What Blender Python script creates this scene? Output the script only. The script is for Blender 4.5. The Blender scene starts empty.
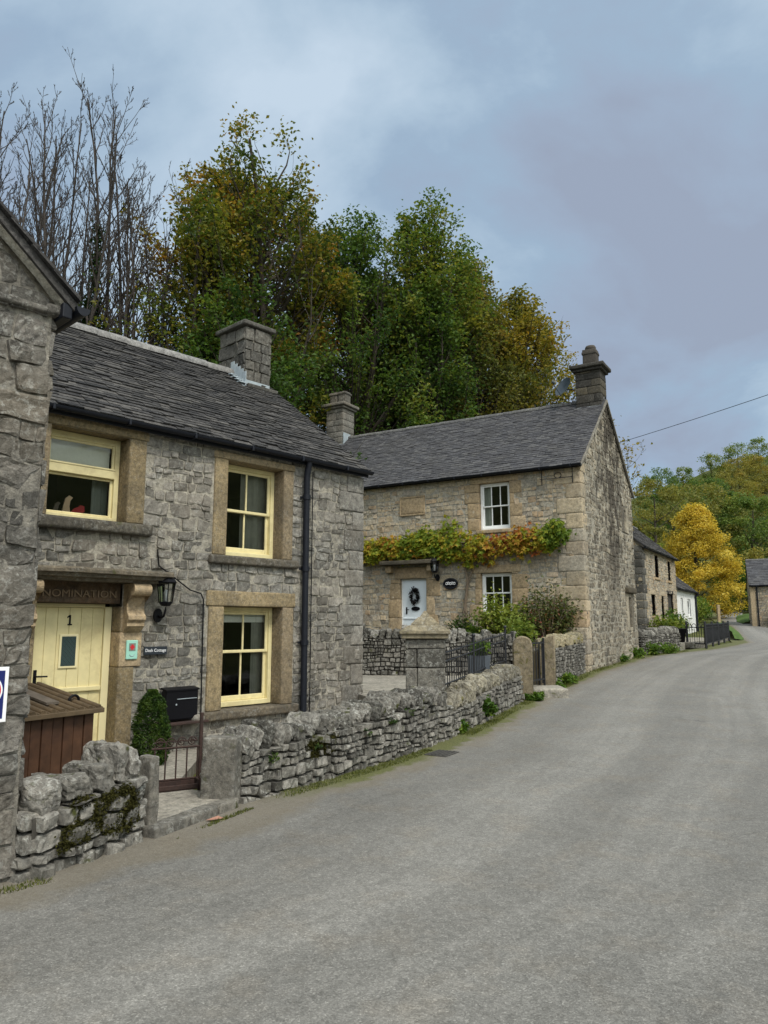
import bpy, math, random
import numpy as np
from mathutils import Vector

sc = bpy.context.scene
EXPOSURE = 0.77; SUN_E = 1.5
COL = sc.collection
RNG = np.random.default_rng(11)
random.seed(5)
PI = math.pi
R = math.radians

# ------------------------------------------------------------------ noise
def _h(ix, iy, iz, s):
    n = (ix * 374761393 + iy * 668265263 + iz * 2147483647 + s * 974634777) & 0xFFFFFFFF
    n = ((n ^ (n >> 13)) * 1274126177) & 0xFFFFFFFF
    n = ((n ^ (n >> 16)) * 2246822519) & 0xFFFFFFFF
    return ((n ^ (n >> 15)) & 0xFFFFFF) / float(0xFFFFFF)

def vn(p, s=0):
    p = np.asarray(p, float)
    f = np.floor(p); t = p - f; i = f.astype(np.int64)
    t = t * t * (3 - 2 * t)
    r = 0
    for dx in (0, 1):
        wx = t[:, 0] if dx else 1 - t[:, 0]
        for dy in (0, 1):
            wy = t[:, 1] if dy else 1 - t[:, 1]
            for dz in (0, 1):
                wz = t[:, 2] if dz else 1 - t[:, 2]
                r = r + wx * wy * wz * _h(i[:, 0] + dx, i[:, 1] + dy, i[:, 2] + dz, s)
    return r * 2 - 1

# ------------------------------------------------------------------ mesh builder
class MB:
    def __init__(s):
        s.v = []; s.f = []; s.n = 0; s.r = []; s.uv = None
    def add(s, v, f, m=0, rnd=None, smooth=False):
        v = np.asarray(v, float).reshape(-1, 3); f = np.asarray(f, np.int64)
        s.v.append(v); s.f.append((f + s.n, m, smooth)); s.n += len(v)
        if rnd is None: rnd = random.random()
        s.r.append(np.broadcast_to(np.asarray(rnd, float), (len(v),)))
    def build(s, name, mats, parent=None, origin=None, loc=None):
        V = np.concatenate(s.v); RR = np.concatenate(s.r)
        if parent is not None: origin = ORG[parent.name]
        if origin is None:
            origin = (float((V[:, 0].min() + V[:, 0].max()) / 2), float((V[:, 1].min() + V[:, 1].max()) / 2), float(V[:, 2].min()))
        me = bpy.data.meshes.new(name)
        me.vertices.add(len(V)); me.vertices.foreach_set('co', (V - np.array(origin)).astype(np.float32).ravel())
        li = np.concatenate([f.ravel() for f, m, sm in s.f])
        tot = np.concatenate([np.full(len(f), f.shape[1]) for f, m, sm in s.f])
        mi = np.concatenate([np.full(len(f), m) for f, m, sm in s.f])
        smo = np.concatenate([np.full(len(f), sm) for f, m, sm in s.f])
        me.loops.add(len(li)); me.loops.foreach_set('vertex_index', li.astype(np.int32))
        me.polygons.add(len(tot))
        st = np.concatenate([[0], np.cumsum(tot)[:-1]])
        me.polygons.foreach_set('loop_start', st.astype(np.int32))
        me.polygons.foreach_set('material_index', mi.astype(np.int32))
        me.polygons.foreach_set('use_smooth', smo.astype(bool))
        a = me.attributes.new('rnd', 'FLOAT', 'POINT'); a.data.foreach_set('value', RR.astype(np.float32))
        if s.uv is not None:
            u = me.uv_layers.new(name='UVMap'); u.data.foreach_set('uv', np.asarray(s.uv, np.float32)[li].ravel())
        if not isinstance(mats, (list, tuple)): mats = [mats]
        for m in mats: me.materials.append(m)
        me.update(calc_edges=True); me.validate()
        o = bpy.data.objects.new(name, me); COL.objects.link(o)
        if parent is not None: o.parent = parent; ORG[o.name] = ORG[parent.name]
        else: o.location = origin; ORG[o.name] = tuple(origin)
        return o

ORG = {}
def empty(name, loc, label, cat, group=None):
    o = bpy.data.objects.new(name, None); COL.objects.link(o)
    o.location = loc; o.empty_display_size = .2; ORG[o.name] = tuple(loc)
    tag(o, label, cat, group); return o
def tag(o, label=None, cat=None, group=None, kind=None):
    if label: o['label'] = label
    if cat: o['category'] = cat
    if group: o['group'] = group
    if kind: o['kind'] = kind
    return o
def copy_tree(o, loc, rz=0., sx=1., sz=1., label=None):
    def cp(s, par):
        c = s.copy(); COL.objects.link(c); c.parent = par
        for ch in [x for x in list(COL.objects) if x.parent == s]: cp(ch, c)
        return c
    r = cp(o, None); r.location = loc; r.rotation_euler = (0, 0, rz); r.scale = (sx, sx, sz)
    if label: r['label'] = label
    return r

# frames: u along a wall, z up, h outwards
class Fr:
    def __init__(s, x, y, ang, z=0., flip=False):
        a = R(ang); s.O = np.array([x, y, z]); s.U = np.array([math.sin(a), math.cos(a), 0.])
        s.N = np.array([math.cos(a), -math.sin(a), 0.])
        if flip: s.N = -s.N
        s.Z = np.array([0, 0, 1.]); s.flip = flip
    def P(s, u, z, h=0.):
        u = np.asarray(u, float); z = np.asarray(z, float); h = np.asarray(h, float)
        u, z, h = np.broadcast_arrays(u, z, h)
        return s.O + u[..., None] * s.U + z[..., None] * s.Z + h[..., None] * s.N

_T = {}
def cube_template(n):
    if n in _T: return _T[n]
    g = np.linspace(-1, 1, n + 1); P = []; F = []
    idx = {}
    def vid(p):
        k = tuple(np.round(p, 5))
        if k not in idx: idx[k] = len(P); P.append(p)
        return idx[k]
    for ax in range(3):
        for sg in (-1, 1):
            a, b = [i for i in range(3) if i != ax]
            for i in range(n):
                for j in range(n):
                    q = []
                    for di, dj in ((0, 0), (1, 0), (1, 1), (0, 1)):
                        p = np.zeros(3); p[ax] = sg; p[a] = g[i + di]; p[b] = g[j + dj]; q.append(vid(p))
                    nrm = np.cross(P[q[1]] - P[q[0]], P[q[2]] - P[q[0]])
                    if nrm[ax] * sg < 0: q = q[::-1]
                    F.append(q)
    _T[n] = (np.array(P), np.array(F)); return _T[n]

def rbox(mb, c, ax, half, r=0.01, n=4, rough=0., m=0, rnd=None, smooth=False, fs=6., seed=0):
    """rounded box: centre, three axes (rows), half sizes"""
    T, F = cube_template(n); half = np.asarray(half, float)
    g = T.copy()
    r = min(r, half.min() * .9)
    if n >= 3:   # push the outer grid lines to the bevel start
        lim = 1 - r / half
        lin = np.linspace(-1, 1, n + 1); inner = lin[n - 1]
        for k in range(3):
            a = np.abs(g[:, k]); ins = a < .999
            g[ins, k] = g[ins, k] / inner * lim[k]
    q = g * half
    cl = np.clip(q, -(half - r), half - r); d = q - cl
    ln = np.linalg.norm(d, axis=1, keepdims=True); ln[ln == 0] = 1
    q = cl + d / ln * r
    w = np.asarray(c) + q @ np.asarray(ax)
    if rough:
        dirs = q / np.linalg.norm(q, axis=1, keepdims=True)
        nn = vn(w * fs + 13.7, seed)[:, None] * .65 + vn(w * fs * 2.3 + 3.1, seed + 1)[:, None] * .35
        w = w + (dirs @ np.asarray(ax)) * nn * rough
    mb.add(w, F, m, rnd, smooth)

def fb(mb, fr, u0, u1, z0, z1, h0, h1, r=.008, n=3, rough=0., m=0, rnd=None, smooth=False, fs=6.):
    c = fr.P((u0 + u1) / 2, (z0 + z1) / 2, (h0 + h1) / 2)
    rbox(mb, c, np.array([fr.U, fr.N, fr.Z]) if not fr.flip else np.array([fr.U, fr.N, fr.Z]), (abs(u1 - u0) / 2, abs(h1 - h0) / 2, abs(z1 - z0) / 2), r, n, rough, m, rnd, smooth, fs)

def wbox(mb, p0, p1, r=.008, n=3, **k):
    p0 = np.array(p0, float); p1 = np.array(p1, float)
    rbox(mb, (p0 + p1) / 2, np.eye(3), np.abs(p1 - p0) / 2, r, n, **k)

def lump(mb, c, ax, half, p=4., n=5, rough=.05, fs=4., m=0, rnd=None, smooth=True, seed=0):
    T, F = cube_template(n)
    ln = (np.abs(T) ** p).sum(1) ** (1 / p)
    q = T / ln[:, None]
    w = np.asarray(c) + (q * np.asarray(half)) @ np.asarray(ax)
    nn = vn(w * fs, seed) * .6 + vn(w * fs * 2.6, seed + 3) * .4
    w = w + ((q / np.linalg.norm(q, axis=1, keepdims=True)) @ np.asarray(ax)) * (nn * rough)[:, None]
    mb.add(w, F, m, rnd, smooth)

def rock(mb, c, ax, half, seed=0, n=9, cuts=10, rough=.012, p=7., m=0, rnd=None, lo=.62, hi=.95):
    """angular stone: a blunt block with random faces split off"""
    rg = np.random.default_rng(seed); T, F = cube_template(n)
    q = T / ((np.abs(T) ** p).sum(1) ** (1 / p))[:, None]
    for k in range(cuts):
        d = rg.normal(0, 1, 3); d /= np.linalg.norm(d); sup = np.abs(d).sum(); lim = sup * rg.uniform(lo, hi)
        e = np.maximum(0, q @ d - lim); q = q - e[:, None] * d
    w = np.asarray(c) + (q * np.asarray(half)) @ np.asarray(ax)
    dr = (q / (np.linalg.norm(q, axis=1, keepdims=True) + 1e-6)) @ np.asarray(ax)
    w = w + dr * ((vn(w * 9, seed) * .5 + vn(w * 22, seed + 3) * .4 + vn(w * 50, seed + 5) * .35) * rough)[:, None]
    mb.add(w, F, m, rnd, False)

def tube(mb, pts, rad, k=6, m=0, rnd=None, smooth=True, cap=True):
    pts = np.asarray(pts, float); n = len(pts)
    rad = np.broadcast_to(np.asarray(rad, float), (n,))
    t = np.gradient(pts, axis=0); t /= (np.linalg.norm(t, axis=1, keepdims=True) + 1e-9)
    ref = np.array([0, 0, 1.]) if abs(t[:, 2]).mean() < .8 else np.array([1., 0, 0])
    a = np.cross(t, ref); a /= (np.linalg.norm(a, axis=1, keepdims=True) + 1e-9); b = np.cross(t, a)
    th = np.arange(k) * 2 * PI / k
    ring = pts[:, None, :] + rad[:, None, None] * (np.cos(th)[None, :, None] * a[:, None, :] + np.sin(th)[None, :, None] * b[:, None, :])
    i = np.arange(n - 1)[:, None] * k; j = np.arange(k)[None, :]; j2 = (j + 1) % k
    F = np.stack([i + j, i + k + j, i + k + j2, i + j2], -1).reshape(-1, 4)
    mb.add(ring.reshape(-1, 3), F, m, rnd, smooth)
    if cap:
        mb.add(ring[0], [list(range(k))], m, rnd); mb.add(ring[-1], [list(range(k))[::-1]], m, rnd)

def lathe(mb, c, prof, k=16, m=0, rnd=None, smooth=True):
    c = np.asarray(c, float); pr = np.asarray(prof, float); th = np.arange(k) * 2 * PI / k
    v = np.stack([pr[:, 0][:, None] * np.cos(th), pr[:, 0][:, None] * np.sin(th), np.repeat(pr[:, 1][:, None], k, 1)], -1) + c
    n = len(pr); i = np.arange(n - 1)[:, None] * k; j = np.arange(k)[None, :]; j2 = (j + 1) % k
    F = np.stack([i + j, i + j2, i + k + j2, i + k + j], -1).reshape(-1, 4)
    mb.add(v.reshape(-1, 3), F, m, rnd, smooth)

def quad(mb, a, b, c, d, m=0, rnd=None):
    mb.add([a, b, c, d], [[0, 1, 2, 3]], m, rnd)

def extrude(mb, poly, d, m=0, rnd=None):
    """prism: polygon (n,3) pushed along vector d"""
    p = np.asarray(poly, float); d = np.asarray(d, float); n = len(p)
    mb.add(p, [list(range(n))], m, rnd); mb.add(p + d, [list(range(n))[::-1]], m, rnd)
    v = np.concatenate([p, p + d])
    mb.add(v, [[i, i + n, (i + 1) % n + n, (i + 1) % n] for i in range(n)], m, rnd)

# ------------------------------------------------------------------ masonry
def _split(u0, u1, z0, z1, hmax, asp, rg, out, hmin):
    w, h = u1 - u0, z1 - z0
    lim = asp * rg.uniform(.65, 1.45)
    if h > hmax * rg.uniform(.75, 1.2) and h > 1.7 * hmin:
        if w > 2.6 * lim * h and w > 1.2: s = True
        else: s = False
        if s:
            x = u0 + w * rg.uniform(.35, .65); _split(u0, x, z0, z1, hmax, asp, rg, out, hmin); _split(x, u1, z0, z1, hmax, asp, rg, out, hmin)
        else:
            k = rg.uniform(.36, .64); x = z0 + h * k
            _split(u0, u1, z0, x, hmax, asp, rg, out, hmin); _split(u0, u1, x, z1, hmax, asp, rg, out, hmin)
    elif w > lim * max(h, hmin):
        x = u0 + w * rg.uniform(.34, .66)
        _split(u0, x, z0, z1, hmax, asp, rg, out, hmin); _split(x, u1, z0, z1, hmax, asp, rg, out, hmin)
    else: out.append((u0, u1, z0, z1))

def free_rects(U0, U1, Z0, Z1, holes):
    zs = sorted({Z0, Z1} | {min(max(z, Z0), Z1) for h in holes for z in (h[2], h[3])})
    out = []
    for a, b in zip(zs[:-1], zs[1:]):
        if b - a < 1e-4: continue
        cur = U0
        for h in sorted([h for h in holes if h[2] < b - 1e-4 and h[3] > a + 1e-4]):
            if h[0] > cur + .01: out.append((cur, min(h[0], U1), a, b))
            cur = max(cur, h[1])
        if cur < U1 - .01: out.append((cur, U1, a, b))
    return out

SM = [True]
def rubble(mb, P, rects, hmax=.2, asp=2.2, gap=.01, depth=.035, rough=.012, warp=.03, res=.07, hmin=.06, seed=1, m=0, clamp=None, base=-.03, rnd_fun=None, corner=.3, bounds=None, flip=False, fs=1.):
    rg = np.random.default_rng(seed); st = []
    for r in rects: _split(*r, hmax, asp, rg, st, hmin)
    UV = []; HH = []; FF = []; RN = []; n0 = 0; BU = []
    for (u0, u1, z0, z1) in st:
        if clamp is not None and z0 > max(clamp(u0), clamp(u1)) - .02: continue
        w, h = u1 - u0, z1 - z0
        nu = int(min(9, max(4, round(w / res)))); nv = int(min(7, max(4, round(h / res))))
        def ax(n, L):
            e = min(.3, .016 / L * 2 + .03)
            return np.concatenate([[-1], [-1 + e * .22], np.linspace(-1 + e * 1.5, 1 - e * 1.5, n - 3), [1 - e * .22], [1]])
        a = ax(nu, w); b = ax(nv, h); nu = len(a) - 1; nv = len(b) - 1
        A, B = np.meshgrid(a, b, indexing='ij')
        k = corner * rg.uniform(.5, 1.2)
        sx = A * np.sqrt(1 - k * B ** 4 * .5); sz = B * np.sqrt(1 - k * A ** 4 * .5)
        g = gap * rg.uniform(.6, 1.5)
        cu, cz = (u0 + u1) / 2, (z0 + z1) / 2
        rot = rg.normal(0, .03)
        uu = sx * (w / 2 - g); zz = sz * (h / 2 - g)
        uu, zz = uu - zz * rot * .6, zz + uu * rot * .5
        e = np.maximum(np.abs(A), np.abs(B))
        d = depth * rg.uniform(.35, 1.25)
        hh = d * (1 - .22 * e ** 10) + rg.normal(0, .07) * uu + rg.normal(0, .07) * zz
        edge = (np.abs(A) > .999) | (np.abs(B) > .999)
        hh = np.where(edge, base, hh)
        UV.append(np.stack([(cu + uu).ravel(), (cz + zz).ravel()], 1)); HH.append(hh.ravel()); BU.append(edge.ravel())
        i = np.arange(nu)[:, None] * (nv + 1); j = np.arange(nv)[None, :]
        F = np.stack([i + j, i + nv + 1 + j, i + nv + 2 + j, i + j + 1], -1).reshape(-1, 4)
        FF.append(F + n0); n0 += (nu + 1) * (nv + 1)
        RN.append(np.full((nu + 1) * (nv + 1), rg.random() if rnd_fun is None else rnd_fun(cu, cz, rg)))
    if not UV: return
    UV = np.concatenate(UV); HH = np.concatenate(HH); ED = np.concatenate(BU)
    q = np.stack([UV[:, 0], UV[:, 1], np.full(len(UV), seed * 3.7)], 1)
    du = vn(q * 2.6, 5) * warp + vn(q * 7., 6) * warp * .45; dz = vn(q * 2.6 + 50, 7) * warp * .75 + vn(q * 7. + 9, 8) * warp * .4
    u = UV[:, 0] + du; z = UV[:, 1] + dz
    if bounds is not None: u = np.clip(u, bounds[0], bounds[1]); z = np.clip(z, bounds[2], bounds[3])
    if clamp is not None: z = np.minimum(z, clamp(u) - .015)
    nz = (vn(q * 9 * fs, 9) * .5 + (1 - 2 * np.abs(vn(q * 15 * fs, 12))) * .3 + vn(q * 33 * fs, 10) * .4) * rough
    HH = np.where(ED, HH, HH + nz)
    mb.add(P(u, z, HH), (lambda F: F[:, ::-1] if flip else F)(np.concatenate(FF)), m, np.concatenate(RN), SM[0])

def wall_sheet(mb, fr, U0, U1, Z0, Z1, holes, h, m=0, top=None):
    for (a, b, c, d) in free_rects(U0, U1, Z0, Z1, holes):
        mb.add(fr.P([a, b, b, a], [c, c, d, d], h), [[0, 1, 2, 3]], m, .5)
    if top is not None:   # gable triangle: (u, z) apex
        mb.add(fr.P([U0, U1, top[0]], [Z1, Z1, top[1]], h), [[0, 1, 2]], m, .5)

# ------------------------------------------------------------------ materials
def NT(name):
    m = bpy.data.materials.new(name); m.use_nodes = True; nt = m.node_tree; nt.nodes.clear()
    return m, nt
class NB:
    """small node helper"""
    def __init__(s, nt): s.nt = nt
    def n(s, t, **k):
        x = s.nt.nodes.new(t)
        for a, b in k.items(): setattr(x, a, b)
        return x
    def l(s, a, b): s.nt.links.new(a, b)
    def noise(s, vec, scale, detail=4, rough=.55, dist=0.):
        x = s.n('ShaderNodeTexNoise'); x.inputs['Scale'].default_value = scale; x.inputs['Detail'].default_value = detail
        x.inputs['Roughness'].default_value = rough; x.inputs['Distortion'].default_value = dist
        if vec is not None: s.l(vec, x.inputs['Vector'])
        return x.outputs['Fac']
    def ramp(s, fac, stops, interp='LINEAR'):
        x = s.n('ShaderNodeValToRGB'); cr = x.color_ramp; cr.interpolation = interp
        while len(cr.elements) < len(stops): cr.elements.new(.5)
        for e, (p, c) in zip(cr.elements, stops):
            e.position = p; e.color = (*c, 1) if isinstance(c, (tuple, list)) else (c, c, c, 1)
        s.l(fac, x.inputs['Fac']); return x.outputs['Color']
    def mix(s, fac, a, b, mode='MIX'):
        x = s.n('ShaderNodeMix', data_type='RGBA', blend_type=mode)
        for sock, v in ((x.inputs['Factor'], fac), (x.inputs[6], a), (x.inputs[7], b)):
            if hasattr(v, 'links'): s.l(v, sock)
            elif isinstance(v, (tuple, list)): sock.default_value = (*v, 1)
            else: sock.default_value = v
        return x.outputs[2]
    def math(s, op, a, b=0., c=0.):
        x = s.n('ShaderNodeMath', operation=op)
        for i, v in enumerate((a, b, c)):
            if hasattr(v, 'links'): s.l(v, x.inputs[i])
            else: x.inputs[i].default_value = v
        return x.outputs[0]
    def attr(s, name='rnd'):
        return s.n('ShaderNodeAttribute', attribute_name=name).outputs['Fac']
    def obj(s): return s.n('ShaderNodeTexCoord').outputs['Object']
    def mapping(s, vec, scale=(1, 1, 1), rot=(0, 0, 0)):
        x = s.n('ShaderNodeMapping'); x.inputs['Scale'].default_value = scale; x.inputs['Rotation'].default_value = rot
        s.l(vec, x.inputs['Vector']); return x.outputs['Vector']
    def bump(s, h, strength=.3, dist=.02):
        x = s.n('ShaderNodeBump'); x.inputs['Strength'].default_value = strength; x.inputs['Distance'].default_value = dist
        s.l(h, x.inputs['Height']); return x.outputs['Normal']
    def out(s, col, rough=.9, normal=None, spec=.3, metal=0.):
        p = s.n('ShaderNodeBsdfPrincipled'); o = s.n('ShaderNodeOutputMaterial')
        if hasattr(col, 'links'): s.l(col, p.inputs['Base Color'])
        else: p.inputs['Base Color'].default_value = (*col, 1)
        if hasattr(rough, 'links'): s.l(rough, p.inputs['Roughness'])
        else: p.inputs['Roughness'].default_value = rough
        p.inputs['Specular IOR Level'].default_value = spec; p.inputs['Metallic'].default_value = metal
        if normal is not None: s.l(normal, p.inputs['Normal'])
        s.l(p.outputs[0], o.inputs[0]); return p

def stone_mat(name, cols, lichen=(.5, .5, .46), lich=.35, dark=(.05, .047, .042), dk=.35, moss=None, mossamt=0., scale=1., stain=None, warm=None, bump=.6):
    m, nt = NT(name); b = NB(nt); v = b.obj()
    n = len(cols)
    base = b.ramp(b.attr(), [((i + .5) / n, c) for i, c in enumerate(cols)], 'LINEAR')
    mott = b.noise(v, 14 * scale, 6, .65)
    base = b.mix(b.ramp(mott, [(.3, .0), (.75, 1.)]), base, b.mix(.5, base, (1., .97, .9), 'MULTIPLY'), 'MIX')
    base = b.mix(1., base, b.ramp(mott, [(.28, .52), (.5, 1.), (.72, 1.42)]), 'MULTIPLY')
    big = b.noise(v, 1.1 * scale, 4, .6, .4)
    base = b.mix(b.math('MULTIPLY', b.ramp(big, [(.46, 0.), (.66, 1.)]), dk), base, dark)
    crust = b.noise(v, 47 * scale, 8, .78, .3)
    base = b.mix(1., base, b.ramp(crust, [(.30, .50), (.47, .95), (.56, 1.08), (.70, 1.6)]), 'MULTIPLY')
    dsp = b.noise(v, 11 * scale, 6, .75, .8)
    base = b.mix(b.math('MULTIPLY', b.ramp(dsp, [(.52, 0.), (.64, 1.)]), dk), base, dark)
    if warm:
        w = b.noise(b.mapping(v, (1, 1, 1), (1, 2, 0)), .8 * scale, 3, .5)
        base = b.mix(b.math('MULTIPLY', b.ramp(w, [(.45, 0.), (.65, 1.)]), warm[1]), base, warm[0])
    l1 = b.noise(b.mapping(v, (1, 1, 1), (.4, 1.1, .7)), 21 * scale, 4, .75, .5)
    l2 = b.noise(v, 3.2 * scale, 3, .5)
    lm = b.math('MULTIPLY', b.ramp(l1, [(.52, 0.), (.60, 1.)]), b.ramp(l2, [(.38, .15), (.62, 1.)]))
    base = b.mix(b.math('MULTIPLY', lm, lich), base, lichen)
    if moss:
        mm = b.noise(v, 5.5 * scale, 5, .65, .3)
        base = b.mix(b.ramp(mm, [(.62 - mossamt * .25, 0.), (.70 - mossamt * .2, 1.)]), base, moss)
    if stain:  # weather stain: centre, direction vectors given as a mapping in object space
        pass
    f1 = b.noise(v, 38 * scale, 6, .7); f2 = b.noise(v, 130 * scale, 3, .6)
    hgt = b.math('ADD', f1, b.math('MULTIPLY', f2, .35))
    b.out(base, .93, b.bump(hgt, bump, .018), .2)
    return m

def plain_mat(name, col, rough=.6, var=.15, scale=20., spec=.4, bumpv=.0, metal=0., dirt=None, dirtamt=0.):
    m, nt = NT(name); b = NB(nt); v = b.obj()
    n = b.noise(v, scale, 5, .6)
    c = b.mix(1., col, b.ramp(n, [(.25, 1 - var), (.75, 1 + var)]), 'MULTIPLY')
    if dirt:
        d = b.noise(v, scale * .35, 6, .7, .4)
        c = b.mix(b.math('MULTIPLY', b.ramp(d, [(.48, 0.), (.66, 1.)]), dirtamt), c, dirt)
    b.out(c, rough, b.bump(n, bumpv, .005) if bumpv else None, spec, metal)
    return m

def leaf_mat(name, stops, trans=.42, rough=.6):
    m, nt = NT(name); b = NB(nt)
    c = b.ramp(b.attr(), stops)
    d = b.n('ShaderNodeBsdfPrincipled'); b.l(c, d.inputs['Base Color']); d.inputs['Roughness'].default_value = rough; d.inputs['Specular IOR Level'].default_value = .25
    t = b.n('ShaderNodeBsdfTranslucent'); b.l(b.mix(1., c, (1.25, 1.2, .7), 'MULTIPLY'), t.inputs['Color'])
    x = b.n('ShaderNodeMixShader'); x.inputs[0].default_value = trans
    b.l(d.outputs[0], x.inputs[1]); b.l(t.outputs[0], x.inputs[2])
    o = b.n('ShaderNodeOutputMaterial'); b.l(x.outputs[0], o.inputs[0]); return m

def glass_mat():
    m, nt = NT('window_glass'); b = NB(nt)
    t = b.n('ShaderNodeBsdfTransparent'); t.inputs['Color'].default_value = (.92, .94, .93, 1)
    g = b.n('ShaderNodeBsdfGlossy'); g.inputs['Roughness'].default_value = .03; g.inputs['Color'].default_value = (.9, .93, .95, 1)
    n = b.noise(b.obj(), 2.5, 2, .4)
    b.l(b.bump(n, .06, .05), g.inputs['Normal'])
    f = b.n('ShaderNodeFresnel'); f.inputs['IOR'].default_value = 1.5
    x = b.n('ShaderNodeMixShader'); b.l(f.outputs[0], x.inputs[0]); b.l(t.outputs[0], x.inputs[1]); b.l(g.outputs[0], x.inputs[2])
    o = b.n('ShaderNodeOutputMaterial'); b.l(x.outputs[0], o.inputs[0]); return m

M = {}
# limestone palettes (linear reflectance)
M['lime_grey'] = stone_mat('lime_grey', [(.125, .12, .108), (.19, .182, .165), (.26, .248, .222), (.21, .197, .174), (.30, .285, .255), (.15, .144, .13), (.24, .23, .207)], lich=.4, dk=.5, warm=((.26, .21, .15), .25))
M['lime_dark'] = stone_mat('lime_dark', [(0.090, 0.086, 0.079), (0.144, 0.137, 0.124), (0.198, 0.185, 0.166), (0.117, 0.112, 0.101), (0.171, 0.160, 0.142)], lich=.45, dk=.75, warm=((.23, .185, .125), .3), bump=.9)
M['lime_dry'] = stone_mat('lime_dry', [(.08, .077, .068), (.16, .152, .135), (.23, .218, .195), (.29, .278, .25), (.11, .105, .093), (.20, .19, .17)], lich=.55, dk=.6, moss=(.055, .06, .018), mossamt=.1)
M['lime_buff'] = stone_mat('lime_buff', [(0.328, 0.282, 0.209), (0.452, 0.379, 0.266), (0.384, 0.345, 0.277), (0.294, 0.260, 0.215), (0.486, 0.395, 0.266), (0.429, 0.379, 0.305), (0.418, 0.311, 0.203)], lich=.25, dk=.3, warm=((.40, .29, .17), .3))
M['lime_gable'] = stone_mat('lime_gable', [(0.146, 0.128, 0.099), (0.280, 0.244, 0.188), (0.381, 0.336, 0.260), (0.112, 0.099, 0.078), (0.448, 0.398, 0.308), (0.224, 0.193, 0.146)], lich=.3, dk=.6)
M['mortar'] = stone_mat('mortar', [(.36, .335, .28), (.36, .335, .28)], lich=.3, dk=.4, bump=.9)
M['mortar_dark'] = stone_mat('mortar_dark', [(.24, .225, .195), (.24, .225, .195)], lich=.2, dk=.5, bump=.9)
M['core'] = plain_mat('core_dirt', (.06, .055, .047), .95, .3, 12)
M['sandstone'] = stone_mat('sandstone', [(0.253, 0.198, 0.115), (0.299, 0.236, 0.144), (0.253, 0.201, 0.132), (0.322, 0.253, 0.149)], lich=.2, dk=.4, scale=1.6, bump=.8)
M['sand_dark'] = stone_mat('sand_dark', [(.11, .095, .068), (.145, .12, .085), (.10, .09, .072)], lich=.2, dk=.6, moss=(.07, .07, .03), mossamt=.0, bump=.6)
M['sand_light'] = stone_mat('sand_light', [(.36, .27, .165), (.33, .25, .155), (.40, .31, .20)], lich=.15, dk=.15, bump=.4)
M['cap_stone'] = stone_mat('cap_stone', [(.25, .215, .145), (.21, .18, .125)], lich=.3, dk=.5, moss=(.13, .12, .05), mossamt=.1, bump=.4)
M['post_stone'] = stone_mat('post_stone', [(.15, .142, .125), (.19, .176, .15)], lich=.35, dk=.7, moss=(.06, .065, .025), mossamt=.1, bump=.5)
M['post_warm'] = stone_mat('post_warm', [(.22, .18, .12), (.18, .15, .10)], lich=.15, dk=.45, moss=(.10, .09, .03), mossamt=.15, bump=.4)
M['coping_warm'] = stone_mat('coping_warm', [(.30, .26, .17), (.34, .29, .19), (.26, .23, .15)], lich=.3, dk=.35, moss=(.16, .14, .03), mossamt=.2)
M['chim_dark'] = stone_mat('chim_dark', [(.065, .063, .058), (.10, .096, .087), (.14, .132, .116)], lich=.25, dk=.4)
M['chim_black'] = stone_mat('chim_black', [(.035, .033, .031), (.055, .051, .045), (.10, .085, .06)], lich=.1, dk=.5)
M['pot'] = plain_mat('terracotta', (.28, .16, .10), .85, .25, 20, .2, .3, dirt=(.05, .045, .04), dirtamt=.7)
M['slate_stone'] = stone_mat('slate_stone', [(.025, .025, .027), (.042, .041, .042), (.062, .060, .060), (.035, .034, .036), (.085, .081, .078)], lich=.2, lichen=(.30, .29, .27), dk=.25, bump=.5)
M['tile_blue'] = stone_mat('tile_blue', [(.05, .051, .058), (.065, .066, .074), (.08, .081, .09), (.058, .058, .064), (.095, .095, .10)], lich=.15, lichen=(.26, .26, .25), dk=.3, bump=.4)
M['ridge'] = stone_mat('ridge', [(.20, .20, .20), (.25, .245, .24)], lich=.2, dk=.3)
M['ridge_blue'] = stone_mat('ridge_blue', [(.11, .11, .115), (.14, .14, .14)], lich=.3, dk=.3)
M['lead'] = plain_mat('lead_flashing', (.33, .38, .41), .5, .2, 8, .5)
M['cream'] = plain_mat('cream_paint', (.72, .635, .35), .5, .08, 9, .35, .15, dirt=(.42, .34, .18), dirtamt=.45)
M['cream_light'] = plain_mat('cream_paint_light', (.78, .70, .42), .4, .04, 6, .4)
M['white'] = plain_mat('white_paint', (.78, .79, .78), .45, .04, 6, .4, dirt=(.5, .5, .47), dirtamt=.25)
M['pale_blue'] = plain_mat('pale_door_paint', (.68, .74, .78), .4, .04, 6, .4)
M['render_white'] = plain_mat('white_render', (.72, .72, .70), .9, .08, 5, .2, .3, dirt=(.42, .42, .39), dirtamt=.35)
M['black'] = plain_mat('black_paint', (.005, .005, .007), .5, .2, 20, .18)
M['gutter'] = plain_mat('gutter_black', (.010, .012, .018), .5, .2, 20, .25)
M['iron'] = plain_mat('black_iron', (.013, .014, .018), .5, .3, 40, .45)
M['rust'] = plain_mat('rusty_iron', (.05, .03, .025), .85, .4, 40, .3, .4, dirt=(.03, .022, .02), dirtamt=.7)
M['glass'] = glass_mat()
M['room'] = plain_mat('dark_room', (.022, .022, .022), .9, .2, 3)
M['curtain'] = plain_mat('curtain_cloth', (.20, .22, .19), .9, .15, 8)
M['curtain_dark'] = plain_mat('curtain_cloth_dark', (.22, .22, .18), .9, .15, 8)
M['blind'] = plain_mat('roller_blind', (.72, .72, .64), .85, .06, 30)
M['bin_wood'] = plain_mat('bin_store_wood', (.068, .032, .017), .55, .45, 9, .35, .3, dirt=(.03, .015, .012), dirtamt=.5)
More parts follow.
